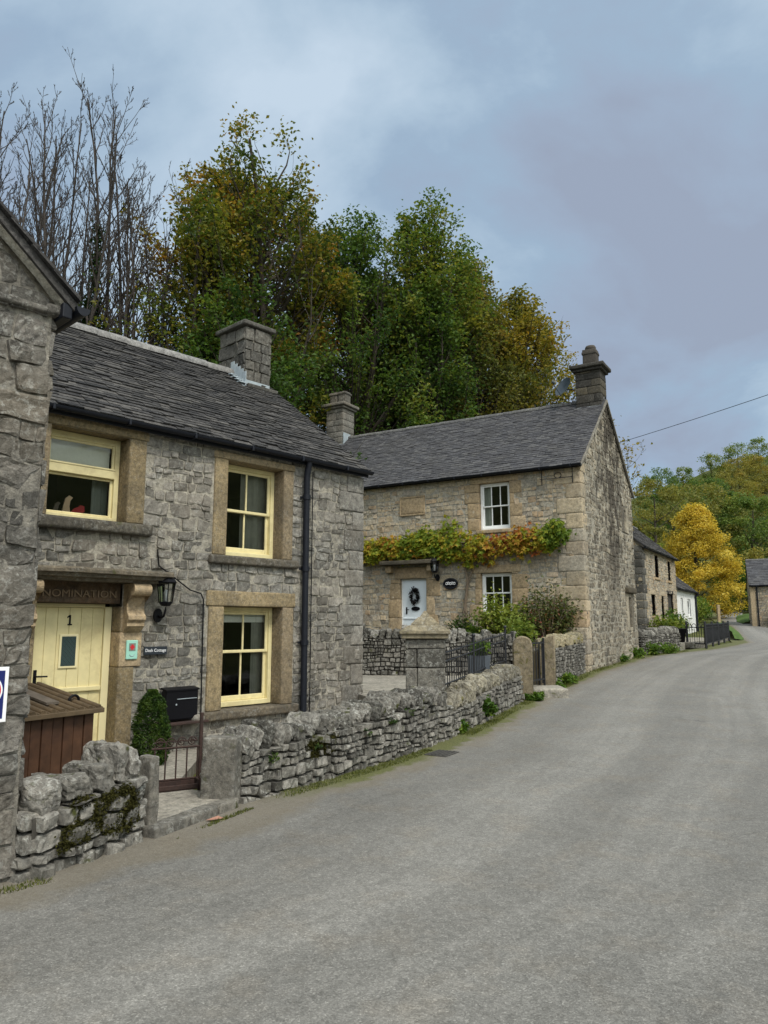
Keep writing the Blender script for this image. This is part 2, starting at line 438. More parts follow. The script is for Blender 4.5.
M['lid_wood'] = plain_mat('bin_lid_wood', (.105, .074, .042), .6, .35, 10, .35, .4, dirt=(.06, .045, .03), dirtamt=.6)
M['timber'] = plain_mat('old_timber', (.12, .10, .08), .85, .3, 14, .2, .4)
M['navy'] = plain_mat('sign_navy', (.012, .02, .13), .4, .05, 5)
M['red'] = plain_mat('sign_red', (.55, .03, .04), .4, .05, 5)
M['sign_white'] = plain_mat('sign_white', (.85, .86, .88), .4, .03, 5)
M['mint'] = plain_mat('mint_plate', (.35, .66, .55), .4, .05, 5)
M['slate_sign'] = plain_mat('slate_sign', (.02, .026, .034), .5, .2, 30)
M['cream_toy'] = plain_mat('cream_wood', (.62, .44, .27), .6, .1, 9)
M['red_toy'] = plain_mat('red_felt', (.42, .03, .04), .8, .2, 25)
M['concrete'] = stone_mat('concrete', [(.30, .28, .24), (.30, .28, .24)], lich=.15, dk=.35, moss=(.10, .10, .045), mossamt=.0, bump=.5)
M['grey_pot'] = plain_mat('grey_planter', (.085, .10, .12), .6, .1, 10)
M['drain'] = plain_mat('worn_iron', (.05, .047, .042), .8, .4, 30)
M['dish'] = plain_mat('dish_grey', (.045, .06, .075), .5, .15, 6)
M['bark'] = stone_mat('bark', [(.045, .036, .027), (.06, .05, .038), (.05, .045, .035)], lich=.15, dk=.5, lichen=(.10, .11, .07), bump=.9)
M['bark_grey'] = stone_mat('bark_grey', [(.05, .042, .038), (.065, .055, .05)], lich=.1, dk=.3, lichen=(.10, .11, .07), bump=.6)
M['stem'] = plain_mat('woody_stem', (.16, .125, .09), .9, .3, 20, .2, .4)
M['head_brown'] = stone_mat('head_brown', [(.12, .08, .05), (.15, .10, .06)], lich=.05, dk=.5, bump=.5)
M['lettering'] = plain_mat('worn_lettering', (.21, .15, .095), .9, .3, 30)
M['coping_grey'] = stone_mat('coping_grey', [(.24, .22, .17), (.19, .175, .14), (.28, .255, .195)], lich=.45, dk=.5, moss=(.12, .11, .03), mossamt=.15)
M['pier_stone'] = stone_mat('pier_stone', [(.12, .115, .10), (.17, .16, .14), (.20, .19, .165), (.10, .096, .085)], lich=.5, dk=.85, bump=.9)
M['pot_dark'] = plain_mat('sooty_pot', (.075, .066, .057), .9, .3, 14, .2, .4, dirt=(.05, .045, .04), dirtamt=.7)
# ------------------------------------------------------------------ camera, light, sky
cam = bpy.data.cameras.new('camera'); co = bpy.data.objects.new('camera', cam); COL.objects.link(co)
cam.sensor_fit = 'VERTICAL'; cam.sensor_height = 36; cam.lens = 26; cam.clip_end = 3000; cam.clip_start = .05
co.location = (0, 0, 1.6); co.rotation_euler = (R(98.6), 0, 0); sc.camera = co
sc.render.resolution_x = 768; sc.render.resolution_y = 1024
sc.view_settings.view_transform = 'Standard'; sc.view_settings.look = 'None'
sc.view_settings.exposure = EXPOSURE; sc.view_settings.gamma = 1

SUN_EL, SUN_AZ = 52, 150          # azimuth from +Y towards +X
sl = bpy.data.lights.new('sun', 'SUN'); so = bpy.data.objects.new('sun', sl); COL.objects.link(so)
sl.energy = SUN_E; sl.angle = R(14); sl.color = (1, .96, .9)
sd = Vector((math.sin(R(SUN_AZ)) * math.cos(R(SUN_EL)), math.cos(R(SUN_AZ)) * math.cos(R(SUN_EL)), math.sin(R(SUN_EL))))
sl.color = (1, .94, .85); so.rotation_euler = sd.to_track_quat('Z', 'Y').to_euler(); so.location = (10, -20, 40)

w = bpy.data.worlds.new('World'); sc.world = w; w.use_nodes = True
nt = w.node_tree; nt.nodes.clear(); b = NB(nt)
sky = b.n('ShaderNodeTexSky', sky_type='NISHITA', sun_disc=False, sun_elevation=R(SUN_EL), sun_rotation=R(SUN_AZ))
tc = b.n('ShaderNodeTexCoord').outputs['Generated']
sx = b.n('ShaderNodeSeparateXYZ'); b.l(tc, sx.inputs[0])
zz = b.math('ADD', b.math('MAXIMUM', sx.outputs['Z'], 0.), .55)
cx = b.n('ShaderNodeCombineXYZ'); b.l(b.math('DIVIDE', sx.outputs['X'], zz), cx.inputs[0]); b.l(b.math('DIVIDE', sx.outputs['Y'], zz), cx.inputs[1])
uv = b.mapping(cx.outputs[0], (1, 1.25, 1), (0, 0, .35)); uv.node.inputs['Location'].default_value = (3.1, 1.7, 0)
n1 = b.noise(uv, 2.1, 8, .55, .35); n2 = b.noise(b.mapping(uv, (1, 1, 1), (0, 0, 1)), .55, 3, .5, .2)
n3 = b.noise(uv, 5., 6, .55, .3)
cl = b.math('ADD', b.math('MULTIPLY', n1, .56), b.math('ADD', b.math('MULTIPLY', n2, .38), b.math('MULTIPLY', n3, .14)))
cl = b.math('MULTIPLY_ADD', cl, 1.12, -.095)
# cloud deck: heavy blue-grey undersides, paler thin places
cloud = b.ramp(cl, [(.41, (1.95, 2.3, 3.0)), (.465, (2.05, 2.55, 3.35)), (.51, (2.05, 2.75, 3.6)), (.56, (2.6, 3.35, 4.15)), (.65, (3.4, 4.1, 4.85))])
# an overcast deck is brighter towards the sun's side and overhead
dt = b.n('ShaderNodeVectorMath', operation='DOT_PRODUCT'); b.l(tc, dt.inputs[0]); dt.inputs[1].default_value = tuple(Vector((sd.x, sd.y, sd.z)).normalized())
br = b.ramp(b.math('MULTIPLY_ADD', dt.outputs['Value'], .5, .5), [(.3, (.97, .98, .98)), (.62, (1.02, 1.02, 1.01)), (.84, (3.3, 2.8, 2.2)), (1., (5.0, 4.2, 3.25))])
cloud = b.mix(1., cloud, br, 'MULTIPLY')
# the deck is thin in places: a little of the clear sky shows
col = b.mix(b.math('MULTIPLY', b.ramp(n2, [(.4, .0), (.7, 1.)]), .12), cloud, sky.outputs[0])
bg = b.n('ShaderNodeBackground'); bg.inputs['Strength'].default_value = .1; b.l(col, bg.inputs['Color'])
ow = b.n('ShaderNodeOutputWorld'); b.l(bg.outputs[0], ow.inputs[0])

# ------------------------------------------------------------------ ground and road
LY = np.array([-40, -12, 0, 4.9, 5.9, 7, 8.2, 10.2, 12.2, 15.5, 20.5, 25.7, 30, 32.2, 40, 58, 75, 90, 120, 400.])
LX = np.array([-46, -19, -7.2, -2.45, -1.85, -1.3, -.5, .6, 1.5, 2.9, 5.5, 8.65, 12, 13.8, 19.0, 26.7, 33.2, 40, 52, 160.])
RY = np.array([-40, 0, 10, 20, 30, 40, 50, 58, 66, 75, 90, 120, 400.])
RX = np.array([12, 10, 12, 15, 19, 24, 28, 29.3, 31.3, 35.4, 42.8, 55, 165.])
ZY = np.array([-40, 0, 10, 14, 20, 26, 35, 45, 60, 72, 95, 130, 400.])
ZZ = np.array([0, 0, 0, .06, .29, .5, .55, .68, 1.4, 2.0, 3.1, 4.5, 5.])
def rz(y): return np.interp(y, ZY, ZZ)
def lx(y): return np.interp(y, LY, LX)
def rx(y): return np.interp(y, RY, RX)
def sstep(a, c, x):
    t = np.clip((x - a) / (c - a), 0, 1); return t * t * (3 - 2 * t)
HA, HB = 28., .36
def ground_z(x, y):
    x = np.asarray(x, float); y = np.asarray(y, float)
    base = rz(y) - .06
    d = lx(y) - x; t = np.maximum(0, d - 10.5)
    left = .5 * t * t / (t + 5); left = np.minimum(left, 55)
    d2 = x - rx(y); t2 = np.maximum(0, d2 - 7)
    right = .35 * t2 * t2 / (t2 + 12); right = np.minimum(right, 40)
    far = sstep(98, 190, y) * np.clip(HA + HB * (x - 66), 12, 80)
    n = vn(np.stack([x.ravel() * .06, y.ravel() * .06, x.ravel() * 0], 1), 3).reshape(x.shape) * np.clip(np.maximum(left, np.maximum(right, far)) * .12, 0, 2.5)
    return base + np.maximum(np.maximum(left, right), far) + n

def axis(segs):
    out = []
    for a, c, st in segs: out.append(np.arange(a, c, st))
    return np.concatenate(out + [[segs[-1][1]]])
gx = axis([(-600, -120, 40), (-120, -30, 6), (-30, 40, 1.0), (40, 130, 3), (130, 700, 30)])
gy = axis([(-300, -30, 30), (-30, 60, 1.0), (60, 230, 3), (230, 1200, 50)])
X, Y = np.meshgrid(gx, gy, indexing='ij')
Z = ground_z(X, Y)
g = MB(); ny = len(gy); i = np.arange(len(gx) - 1)[:, None] * ny; j = np.arange(ny - 1)[None, :]
g.add(np.stack([X.ravel(), Y.ravel(), Z.ravel()], 1), np.stack([i + j, i + ny + j, i + ny + 1 + j, i + 1 + j], -1).reshape(-1, 4), 0, .5, True)
m, nt = NT('hillside_ground'); b = NB(nt); v = b.obj()
c = b.ramp(b.noise(v, .35, 6, .6, .3), [(.3, (.045, .055, .018)), (.5, (.075, .085, .025)), (.62, (.11, .115, .035)), (.75, (.085, .065, .03))])
c2 = b.ramp(b.noise(v, 6, 6, .7), [(.3, .6), (.7, 1.35)])
b.out(b.mix(1., c, c2, 'MULTIPLY'), .95, b.bump(b.noise(v, 9, 6, .7), .8, .08), .15)
tag(g.build('ground', m, origin=(0, 0, 0)), kind='structure')

# road ribbon
ys = axis([(-30, 0, 2), (0, 30, .5), (30, 130, 1)]); nl = 22
rd = MB(); V = []; UVs = []; dist = np.concatenate([[0], np.cumsum(np.hypot(np.diff((lx(ys) + rx(ys)) / 2), np.diff(ys)))])
for k, y in enumerate(ys):
    for q in range(nl + 1):
        f = q / nl; x = lx(y) - .45 + f * (rx(y) - lx(y) + .9)
        V.append((x, y, rz(y) + .002 - .03 * (2 * f - 1) ** 4 * 0 )); UVs.append((x - lx(y), dist[k]))
i = np.arange(len(ys) - 1)[:, None] * (nl + 1); j = np.arange(nl)[None, :]
rd.add(V, np.stack([i + j, i + 1 + j, i + nl + 2 + j, i + nl + 1 + j], -1).reshape(-1, 4), 0, .5, True); rd.uv = UVs
m, nt = NT('asphalt'); b = NB(nt); v = b.obj()
uvn = b.n('ShaderNodeUVMap', uv_map='UVMap').outputs[0]
s = b.n('ShaderNodeSeparateXYZ'); b.l(uvn, s.inputs[0]); lat = s.outputs[0]
ag = b.n('ShaderNodeTexVoronoi'); ag.inputs['Scale'].default_value = 125; b.l(v, ag.inputs['Vector'])
agc = b.n('ShaderNodeSeparateColor'); b.l(ag.outputs['Color'], agc.inputs[0])
chip = b.ramp(agc.outputs[0], [(.0, (.128, .123, .111)), (.35, (.164, .158, .144)), (.7, (.188, .181, .165)), (.93, (.218, .21, .192)), (1., (.28, .27, .246))])
ag2 = b.n('ShaderNodeTexVoronoi'); ag2.inputs['Scale'].default_value = 28; b.l(v, ag2.inputs['Vector'])
agd = b.n('ShaderNodeSeparateColor'); b.l(ag2.outputs['Color'], agd.inputs[0])
chip = b.mix(1., chip, b.ramp(agd.outputs[1], [(0., .88), (.5, 1.), (1., 1.12)]), 'MULTIPLY')
fine = b.noise(v, 220, 3, .7)
chip = b.mix(1., chip, b.ramp(fine, [(.3, .78), (.7, 1.22)]), 'MULTIPLY')
# worn wheel tracks: long pale streaks along the lane; darker oily patches
st = b.math('ADD', b.math('MULTIPLY', b.noise(b.mapping(uvn, (.9, .035, 1)), 1., 4, .55, .3), .65), b.math('MULTIPLY', b.noise(b.mapping(uvn, (3.6, .09, 1)), 1., 5, .6, .2), .35))
chip = b.mix(1., chip, b.ramp(st, [(.36, .83), (.5, 1.), (.62, 1.19)]), 'MULTIPLY')
pa = b.noise(v, .8, 6, .65, .5)
chip = b.mix(1., chip, b.ramp(pa, [(.3, .88), (.5, 1.), (.7, 1.10)]), 'MULTIPLY')
tint = b.noise(v, 2.3, 5, .6)
chip = b.mix(b.ramp(tint, [(.5, 0.), (.72, .35)]), chip, b.mix(1., chip, (1.12, .98, .82), 'MULTIPLY'))
# brown grit and silt washed against the wall foot
ed = b.math('ADD', lat, b.math('MULTIPLY', b.noise(v, 1.6, 5, .65), -1.1))
silt = b.ramp(ed, [(.0, 1.), (.26, 0.)])
chip = b.mix(b.math('MULTIPLY', silt, .55), chip, b.mix(1., (.15, .125, .085), b.ramp(fine, [(.3, .6), (.7, 1.4)]), 'MULTIPLY'))
mossf = b.ramp(b.math('ADD', lat, b.math('MULTIPLY', b.noise(v, 3.1, 6, .7), -.75)), [(.0, 1.), (.12, 0.)])
yy = b.n('ShaderNodeSeparateXYZ'); b.l(v, yy.inputs[0])
mossf = b.math('MULTIPLY', mossf, b.ramp(b.math('MULTIPLY', yy.outputs[1], .02), [(.14, 0.), (.16, 1.)]))
chip = b.mix(b.math('MULTIPLY', mossf, .8), chip, b.mix(1., (.085, .095, .018), b.ramp(b.noise(v, 40, 4, .7), [(.3, .5), (.7, 1.5)]), 'MULTIPLY'))
# hairline cracks
ck = b.n('ShaderNodeTexVoronoi', feature='DISTANCE_TO_EDGE'); ck.inputs['Scale'].default_value = .42
wv = b.n('ShaderNodeVectorMath', operation='ADD'); nn = b.n('ShaderNodeTexNoise'); nn.inputs['Scale'].default_value = 1.8; nn.inputs['Detail'].default_value = 6; b.l(v, nn.inputs['Vector'])
b.l(v, wv.inputs[0]); b.l(nn.outputs['Color'], wv.inputs[1]); b.l(wv.outputs[0], ck.inputs['Vector'])
ckm = b.math('MULTIPLY', b.ramp(ck.outputs['Distance'], [(.0, 1.), (.006, 0.)]), b.ramp(b.noise(v, .5, 3, .5), [(.50, 0.), (.62, 1.)]))
chip = b.mix(b.math('MULTIPLY', ckm, .55), chip, (.06, .058, .052))
hg = b.math('ADD', b.math('MULTIPLY', agc.outputs[1], .5), b.math('ADD', fine, b.math('MULTIPLY', agd.outputs[0], .6)))
b.out(chip, b.ramp(agc.outputs[2], [(0, .62), (1, .9)]), b.bump(hg, .55, .005), .3)
tag(rd.build('road', m, origin=(0, 0, 0)), kind='structure')

# ------------------------------------------------------------------ generic parts
GLASS = M['glass']
def window(root, fr, u0, u1, z0, z1, h, mat, meet=None, cols=(2, 2), fw=.055, bar=.022, rows=1, curtain=None, blind=None, label=None, sashcol=None, name='window'):
    """outer frame + two sashes + panes; h = depth of the frame's face behind the wall"""
    mb = MB()
    fb(mb, fr, u0, u0 + fw, z0, z1, h - .07, h); fb(mb, fr, u1 - fw, u1, z0, z1, h - .07, h)
    fb(mb, fr, u0 + fw, u1 - fw, z1 - fw, z1, h - .07, h - .001); fb(mb, fr, u0 + fw, u1 - fw, z0, z0 + fw * 1.1, h - .07, h + .012)
    W = mb.build(name, mat, root)
    if label: W['label'] = label
    a0, a1, c0, c1 = u0 + fw, u1 - fw, z0 + fw * 1.1, z1 - fw
    mz = meet if meet else (c0 + c1) / 2
    sm = sashcol or mat
    for (za, zb, hh, nc) in ((mz - .02, c1, h - .02, cols[0]), (c0, mz + .02, h - .055, cols[1])):
        s_ = MB(); sw = .045
        fb(s_, fr, a0, a0 + sw, za, zb, hh - .03, hh); fb(s_, fr, a1 - sw, a1, za, zb, hh - .03, hh)
        fb(s_, fr, a0 + sw, a1 - sw, zb - .04, zb, hh - .03, hh - .001); fb(s_, fr, a0 + sw, a1 - sw, za, za + (.04 if za > c0 else .07), hh - .03, hh - .001)
        for q in range(1, nc):
            x = a0 + (a1 - a0) * q / nc
            fb(s_, fr, x - bar / 2, x + bar / 2, za + .04, zb - .04, hh - .026, hh - .003, .004)
        for q in range(1, rows):
            x = za + (zb - za) * q / rows
            fb(s_, fr, a0 + sw, a1 - sw, x - bar / 2, x + bar / 2, hh - .026, hh - .004, .004)
        s_.build('sash', sm, W)
        g_ = MB(); g_.add(fr.P([a0, a1, a1, a0], [za, za, zb, zb], hh - .018), [[0, 1, 2, 3]]); g_.build('pane', GLASS, W)
    if curtain:
        for (ca, cb, cm) in curtain:
            n = 26; x = np.linspace(ca, cb, n); dp = h - .14 + .025 * np.sin(np.linspace(0, 9 * (cb - ca) / .22 * .7, n)) + .006 * np.sin(np.arange(n) * 2.1)
            V = np.concatenate([fr.P(x, np.full(n, z0), dp), fr.P(x, np.full(n, z1), dp)]); F = [[q, q + 1, q + n + 1, q + n] for q in range(n - 1)]
            cbm = MB(); cbm.add(V, F, 0, .5, True); cbm.build('curtain', cm, W)
    if blind:
        bl = MB(); fb(bl, fr, a0, a1, blind, z1, h - .12, h - .112); bl.build('blind', M['blind'], W)
    return W

def block(parent, name, mat, fr, u0, u1, z0, z1, h0, h1, r=.012, n=6, rough=.006, fs=9., rnd=None):
    mb = MB(); fb(mb, fr, u0, u1, z0, z1, h0, h1, r, n, rough, 0, rnd, True, fs); return mb.build(name, mat, parent)

def slates(mb, fr, U0, U1, h_e, z_e, h_r, z_r, course, wid, th, seed=1, m=0, jit=.012, taper=1., lift=0.):
    """courses of slates laid on the plane from eave (h_e,z_e) to ridge (h_r,z_r)"""
    rg = np.random.default_rng(seed)
    S = math.hypot(h_r - h_e, z_r - z_e); dh, dz = (h_r - h_e) / S, (z_r - z_e) / S
    sg = 1 if fr is not None else 1
    nh, nz = -dz * (1 if dh < 0 else -1), abs(dh)
    nh = (dz if dh < 0 else -dz)
    V = []; RN = []
    s = 0.; k = 0
    while s < S - .03:
        e = course * (taper + (1 - taper) * (1 - s / S)); x = U0 - rg.uniform(0, wid)
        while x < U1:
            wd = wid * rg.uniform(.55, 1.5); a, c = max(x, U0 + rg.uniform(-.015, .015)), min(x + wd, U1 + rg.uniform(-.015, .015))
            if c - a > .03:
                s0 = s + rg.normal(0, jit * .6); s1 = min(s + e * 1.9, S); t = th * rg.uniform(.7, 1.35)
                lo = .004 + t * 1.05 + abs(rg.normal(0, .0025)); g = .003
                us = np.array([a + g, c - g, c - g, a + g]); sk = rg.normal(0, jit * .22)
                ss = np.array([s0 - sk, s0 + sk, s1, s1]); tt = np.array([lo + t, lo + t + rg.normal(0, .002), t * .9, t * .9])
                top = fr.P(us, z_e + ss * dz + (tt + lift) * nz, h_e + ss * dh + (tt + lift) * nh)
                bo = fr.P(us[:2], z_e + ss[:2] * dz + (tt[:2] + lift - t) * nz, h_e + ss[:2] * dh + (tt[:2] + lift - t) * nh)
                V.append(np.concatenate([top, bo])); RN.append(np.full(6, rg.random()))
            x += wd
        s += e; k += 1
    V = np.array(V); n = len(V); o = (np.arange(n) * 6)[:, None]
    F = np.concatenate([o + np.array([[0, 1, 2, 3]]), o + np.array([[4, 5, 1, 0]])])
    T3 = np.concatenate([o + np.array([[4, 0, 3]]), o + np.array([[1, 5, 2]])])
    mb.add(V.reshape(-1, 3), F, m, np.concatenate(RN)); mb.add(V.reshape(-1, 3), T3, m, np.concatenate(RN))

def roof_slab(mb, fr, U0, U1, h_e, z_e, h_r, z_r, th=.08, m=0):
    p = fr.P([U0, U1, U1, U0], [z_e, z_e, z_r, z_r], [h_e, h_e, h_r, h_r]); extrude(mb, p, (0, 0, -th), m, .5)

def ridge_tiles(mb, fr, U0, U1, h, z, length=.45, r=.11, m=0, seed=2):
    rg = np.random.default_rng(seed); x = U0
    while x < U1:
        e = min(x + length, U1); dz = rg.normal(0, .006)
        th = np.linspace(-.2, PI + .2, 9)
        for rr, c in ((r, 0),):
            a = fr.P(np.full(9, x + .004), z - .06 + dz + r * np.sin(th) * 1.0, h + r * 1.15 * np.cos(th)); d = fr.P(np.full(9, e + .012), z - .06 + dz + .008 + r * np.sin(th), h + r * 1.15 * np.cos(th))
            V = np.concatenate([a, d]); rn = rg.random()
            mb.add(V, [[q, q + 1, q + 10, q + 9] for q in range(8)], m, rn, True)
            mb.add(d, [list(range(9))], m, rn)
        x = e

def gutter(root, fr, u0, u1, z, h, r=.055, fascia=True):
    th = np.linspace(PI, 2 * PI, 8); mb = MB()
    a = fr.P(np.full(8, u0), z + r * np.sin(th), h + r * np.cos(th)); d = fr.P(np.full(8, u1), z + r * np.sin(th), h + r * np.cos(th))
    mb.add(np.concatenate([a, d]), [[q, q + 1, q + 9, q + 8] for q in range(7)], 0, .5, True)
    mb.add(a, [list(range(8))], 0, .5); mb.add(d, [list(range(8))], 0, .5)
    if fascia: fb(mb, fr, u0 + .02, u1 - .02, z - .08, z + .04, h - r - .035, h - r - .008)
    x = u0 + .3
    while x < u1: fb(mb, fr, x - .015, x + .015, z - r - .012, z + .012, h - r - .004, h + r + .008); x += .9
    return mb.build('gutter', M['gutter'], root)

def downpipe(root, fr, u, z0, z1, h, hg, r=.04, bend=True):
    mb = MB(); pts = []
    if bend: pts += [fr.P(u, z1 + .02, hg), fr.P(u, z1 - .07, hg - .01), fr.P(u, z1 - .2, h + .01)]
    pts += [fr.P(u, z, h) for z in np.linspace(z1 - .26, z0, 5)]
    tube(mb, pts, r, 10)
    for z in np.arange(z0 + .15, z1 - .3, 1.05):
        tube(mb, [fr.P(u, z, h), fr.P(u, z + .07, h)], r * 1.25, 10); fb(mb, fr, u - .08, u + .08, z + .02, z + .05, h - r - .015, h - r + .005)
    return mb.build('downpipe', M['gutter'], root)

def text(body, size, pos, right, up, mat, name, parent=None, depth=.004, label=None):
    cu = bpy.data.curves.new(name + '_curve', 'FONT'); cu.body = body; cu.size = size; cu.align_x = 'CENTER'; cu.align_y = 'CENTER'; cu.extrude = depth
    t = bpy.data.objects.new(name + '_tmp', cu); COL.objects.link(t)
    bpy.context.view_layer.update()
    dg = bpy.context.evaluated_depsgraph_get(); me = bpy.data.meshes.new_from_object(t.evaluated_get(dg))
    bpy.data.objects.remove(t); me.name = name
    r = np.array(right, float); u = np.array(up, float); n = np.cross(r, u)
    co_ = np.empty(len(me.vertices) * 3, np.float32); me.vertices.foreach_get('co', co_); co_ = co_.reshape(-1, 3)
    org = np.array(ORG[parent.name]) if parent is not None else np.array(pos)
    wv_ = np.asarray(pos) + co_[:, :1] * r + co_[:, 1:2] * u + co_[:, 2:3] * n - org
    me.vertices.foreach_set('co', wv_.astype(np.float32).ravel()); me.materials.clear(); me.materials.append(mat); me.update()
    o = bpy.data.objects.new(name, me); COL.objects.link(o); ORG[o.name] = tuple(org)
    if parent is not None: o.parent = parent
    else: o.location = pos
    return o

def path_frame(pts):
    p = np.array(pts, float); d = np.diff(p[:, :2], axis=0); L = np.hypot(d[:, 0], d[:, 1]); s = np.concatenate([[0], np.cumsum(L)])
    nr = np.stack([d[:, 1], -d[:, 0]], 1) / L[:, None]
    nv = np.concatenate([nr[:1], (nr[1:] + nr[:-1]) / 2, nr[-1:]])
    def P(u, z, h=0.):
        u, z, h = np.broadcast_arrays(np.asarray(u, float), np.asarray(z, float), np.asarray(h, float))
        x = np.interp(u, s, p[:, 0]); y = np.interp(u, s, p[:, 1]); bz = np.interp(u, s, p[:, 2])
        nx = np.interp(u, s, nv[:, 0]); ny_ = np.interp(u, s, nv[:, 1]); q = np.hypot(nx, ny_) + 1e-9
        return np.stack([x + h * nx / q, y + h * ny_ / q, bz + z], -1)
    return P, s[-1], s

def dry_wall(*a, **k):
    SM[0] = False; r = dry_wall_(*a, **k); SM[0] = True; return r
def dry_wall_(label, pts, tops, th=.38, hmax=.15, asp=2.3, seed=1, cope=(.16, .2), mat='lime_dry', copemat=None, depth=.07, gap=.009, group=None, res=.055, lean=.25, rough=.02, back=True, warp=.05, ends=True, cope_rough=.03):
    P, L, s = path_frame(pts); tops = np.array(tops, float)
    top = lambda u: np.interp(u, s, tops)
    hm = float(tops.max())
    mid = P(L / 2, 0)
    root = empty('dry_stone_wall', tuple(mid), label, 'wall', group)
    mb = MB()
    rubble(mb, P, [(0, L, -.05, hm + .02)], hmax, asp, gap, depth, rough, warp, res, .05, seed, 0, top, base=-.05, corner=.3)
    if back:
        rubble(mb, lambda u, z, h: P(u, z, -th - h), [(0, L, -.05, hm + .02)], hmax * 1.2, asp, gap, depth, rough, warp, res * 1.6, .05, seed + 7, 0, top, base=-.05, corner=.55, flip=True)
    if ends:
        for e in (0, 1):
            c = P(L * e, 0, 0); u_ = (P(L * e, 0, 0) - P(L * e, 0, -1)); n_ = P(L, 0, 0) - P(L - .1, 0, 0) if e else P(0, 0, 0) - P(.1, 0, 0); n_ /= np.linalg.norm(n_)
            f = lambda u, z, h, c=c, u_=u_, n_=n_: c - np.asarray(u)[..., None] * u_ + np.asarray(z)[..., None] * np.array([0, 0, 1.]) + np.asarray(h)[..., None] * n_
            rubble(mb, f, [(0, th, -.05, tops[-1 if e else 0])], hmax, asp, gap, depth, rough, warp, res, .05, seed + 3 + e, 0, None, base=-.05, corner=.55)
    us = np.linspace(0, L, max(3, int(L / .4)))
    for a, c in zip(us[:-1], us[1:]):
        for h in (-.015, -th + .015): mb.add(P([a, c, c, a], [-.1, -.1, top(c) - .03, top(a) - .03], h), [[0, 1, 2, 3]], 1, .5)
        mb.add(P([a, c, c, a], [top(a) - .03, top(c) - .03, top(c) - .03, top(a) - .03], [-.015, -.015, -th + .015, -th + .015]), [[0, 1, 2, 3]], 1, .5)
    mb.build('wall_body', [M[mat], M['core']], root)
    if cope:
        rg = np.random.default_rng(seed + 21); cb = MB(); x = .02
        while x < L - .05:
            wd = cope[0] * rg.uniform(.5, 1.5); wd = min(wd, L - x); ht = cope[1] * rg.uniform(.65, 1.25)
            c = P(x + wd / 2, top(x + wd / 2) + ht / 2 - .03, -th / 2 + rg.normal(0, .015))
            Ud = P(x + wd, 0) - P(x, 0); Ud[2] = (P(x + wd, top(x + wd)) - P(x, top(x)))[2]; Ud /= np.linalg.norm(Ud); Nd = np.cross(Ud, [0, 0, 1.]); Nd /= np.linalg.norm(Nd); Zd = np.cross(Nd, Ud)
            a = lean * rg.uniform(.4, 1.3)
            U2 = Ud * math.cos(a) - Zd * math.sin(a) if lean >= 0 else Ud * math.cos(a) - Zd * math.sin(a); Z2 = np.cross(Nd, U2)
            rock(cb, c, np.array([U2, Nd, Z2]), (wd / 2 * rg.uniform(.92, 1.02), th / 2 * rg.uniform(.95, 1.2), ht / 2 * rg.uniform(.95, 1.2)), int(rg.integers(9999)), 14, 11, .022 + cope_rough * .3, 7., 0, rg.random())
            x += wd * 1.03
        cb.build('coping', M[copemat or mat], root)
    return root
# ------------------------------------------------------------------ left gable house
LB = Fr(-2.355, 4.975, 43); LS = Fr(-2.355, 4.975, -47)
root = empty('stone_house', (-3.5, 6.5, 0), 'dark stone house end with sloping gable at the near left edge', 'house')
mb = MB(); k = .87
topf = lambda u: 3.86 - np.minimum(np.asarray(u) , 0) * k if True else 0
SM[0] = False
kw = dict(gap=.004, depth=.024, warp=.05, hmin=.10, corner=.25, base=-.004)
rubble(mb, LB.P, [(-1.3, 0., -.1, 3.72)], hmax=.27, asp=1.7, rough=.032, res=.026, seed=31, bounds=(-1.5, .010, -.2, 3.74), **kw)
rubble(mb, LB.P, [(-4.5, -1.3, -.1, 3.72)], hmax=.27, asp=1.7, rough=.03, res=.07, seed=36, **kw)
rubble(mb, LB.P, [(-4.5, 0., 3.74, 6.4)], hmax=.3, asp=1.8, rough=.03, res=.045, seed=32, clamp=lambda u: 3.92 - np.asarray(u) * k - .02, **kw)
rubble(mb, LS.P, [(0, 4.6, -.1, 3.78)], hmax=.27, asp=1.8, rough=.03, res=.07, seed=33, **kw)
mb.add(LB.P([-4.5, 0, 0, -3, -4.5], [-.2, -.2, 3.86, 3.86 + 3 * k, 3.86 + 1.5 * k], .008), [[0, 1, 2, 3, 4]], 1, .5)
mb.add(LS.P([0, 4.6, 4.6, 0], [-.2, -.2, 3.86, 3.86], .008), [[0, 1, 2, 3]], 1, .5)
mb.build('wall', [M['lime_dark'], M['mortar_dark']], root)
bs = MB()
for q in range(9):   # rough drip course below the gable
    fb(bs, LB, -.03 - .5 * (q + 1), -.035 - .5 * q, 3.75, 3.80, -.05, .055, .015, 6, .014, 0, None, True, 7)
fb(bs, LB, -.06, .05, 3.75, 3.83, -.1, .07, .02, 5, .012, 0, .8, True)
bs.build('band', M['lime_dark'], root)
rf = MB()
for (ua, ub) in ((.13, -3.0), (-6.13, -3.0)):
    za, zb = 3.86 + .1 - .13 * k, 3.86 + .1 + 3 * k
    extrude(rf, np.concatenate([LB.P([ua, ub], [za, zb], .12), LB.P([ub, ua], [zb, za], -5)]), (0, 0, -.07), 0, .5)
R_ = rf.build('roof', M['slate_stone'], root)
sl_ = MB(); LSr = Fr(*(LB.P(0, 0)[:2]), -47)   # slates seen edge-on along the verge
for q in range(22):
    a = -q * .15 + .13; z0 = 3.86 + .1 - a * k
    p = LB.P([a, a - .2, a - .2, a], [z0 + .015, z0 + .2 * k + .0, z0 + .2 * k + .0 + .02, z0 + .045], .16)
    extrude(sl_, p, -LB.N * 5.1, 0, None)
sl_.build('slates', M['slate_stone'], R_)
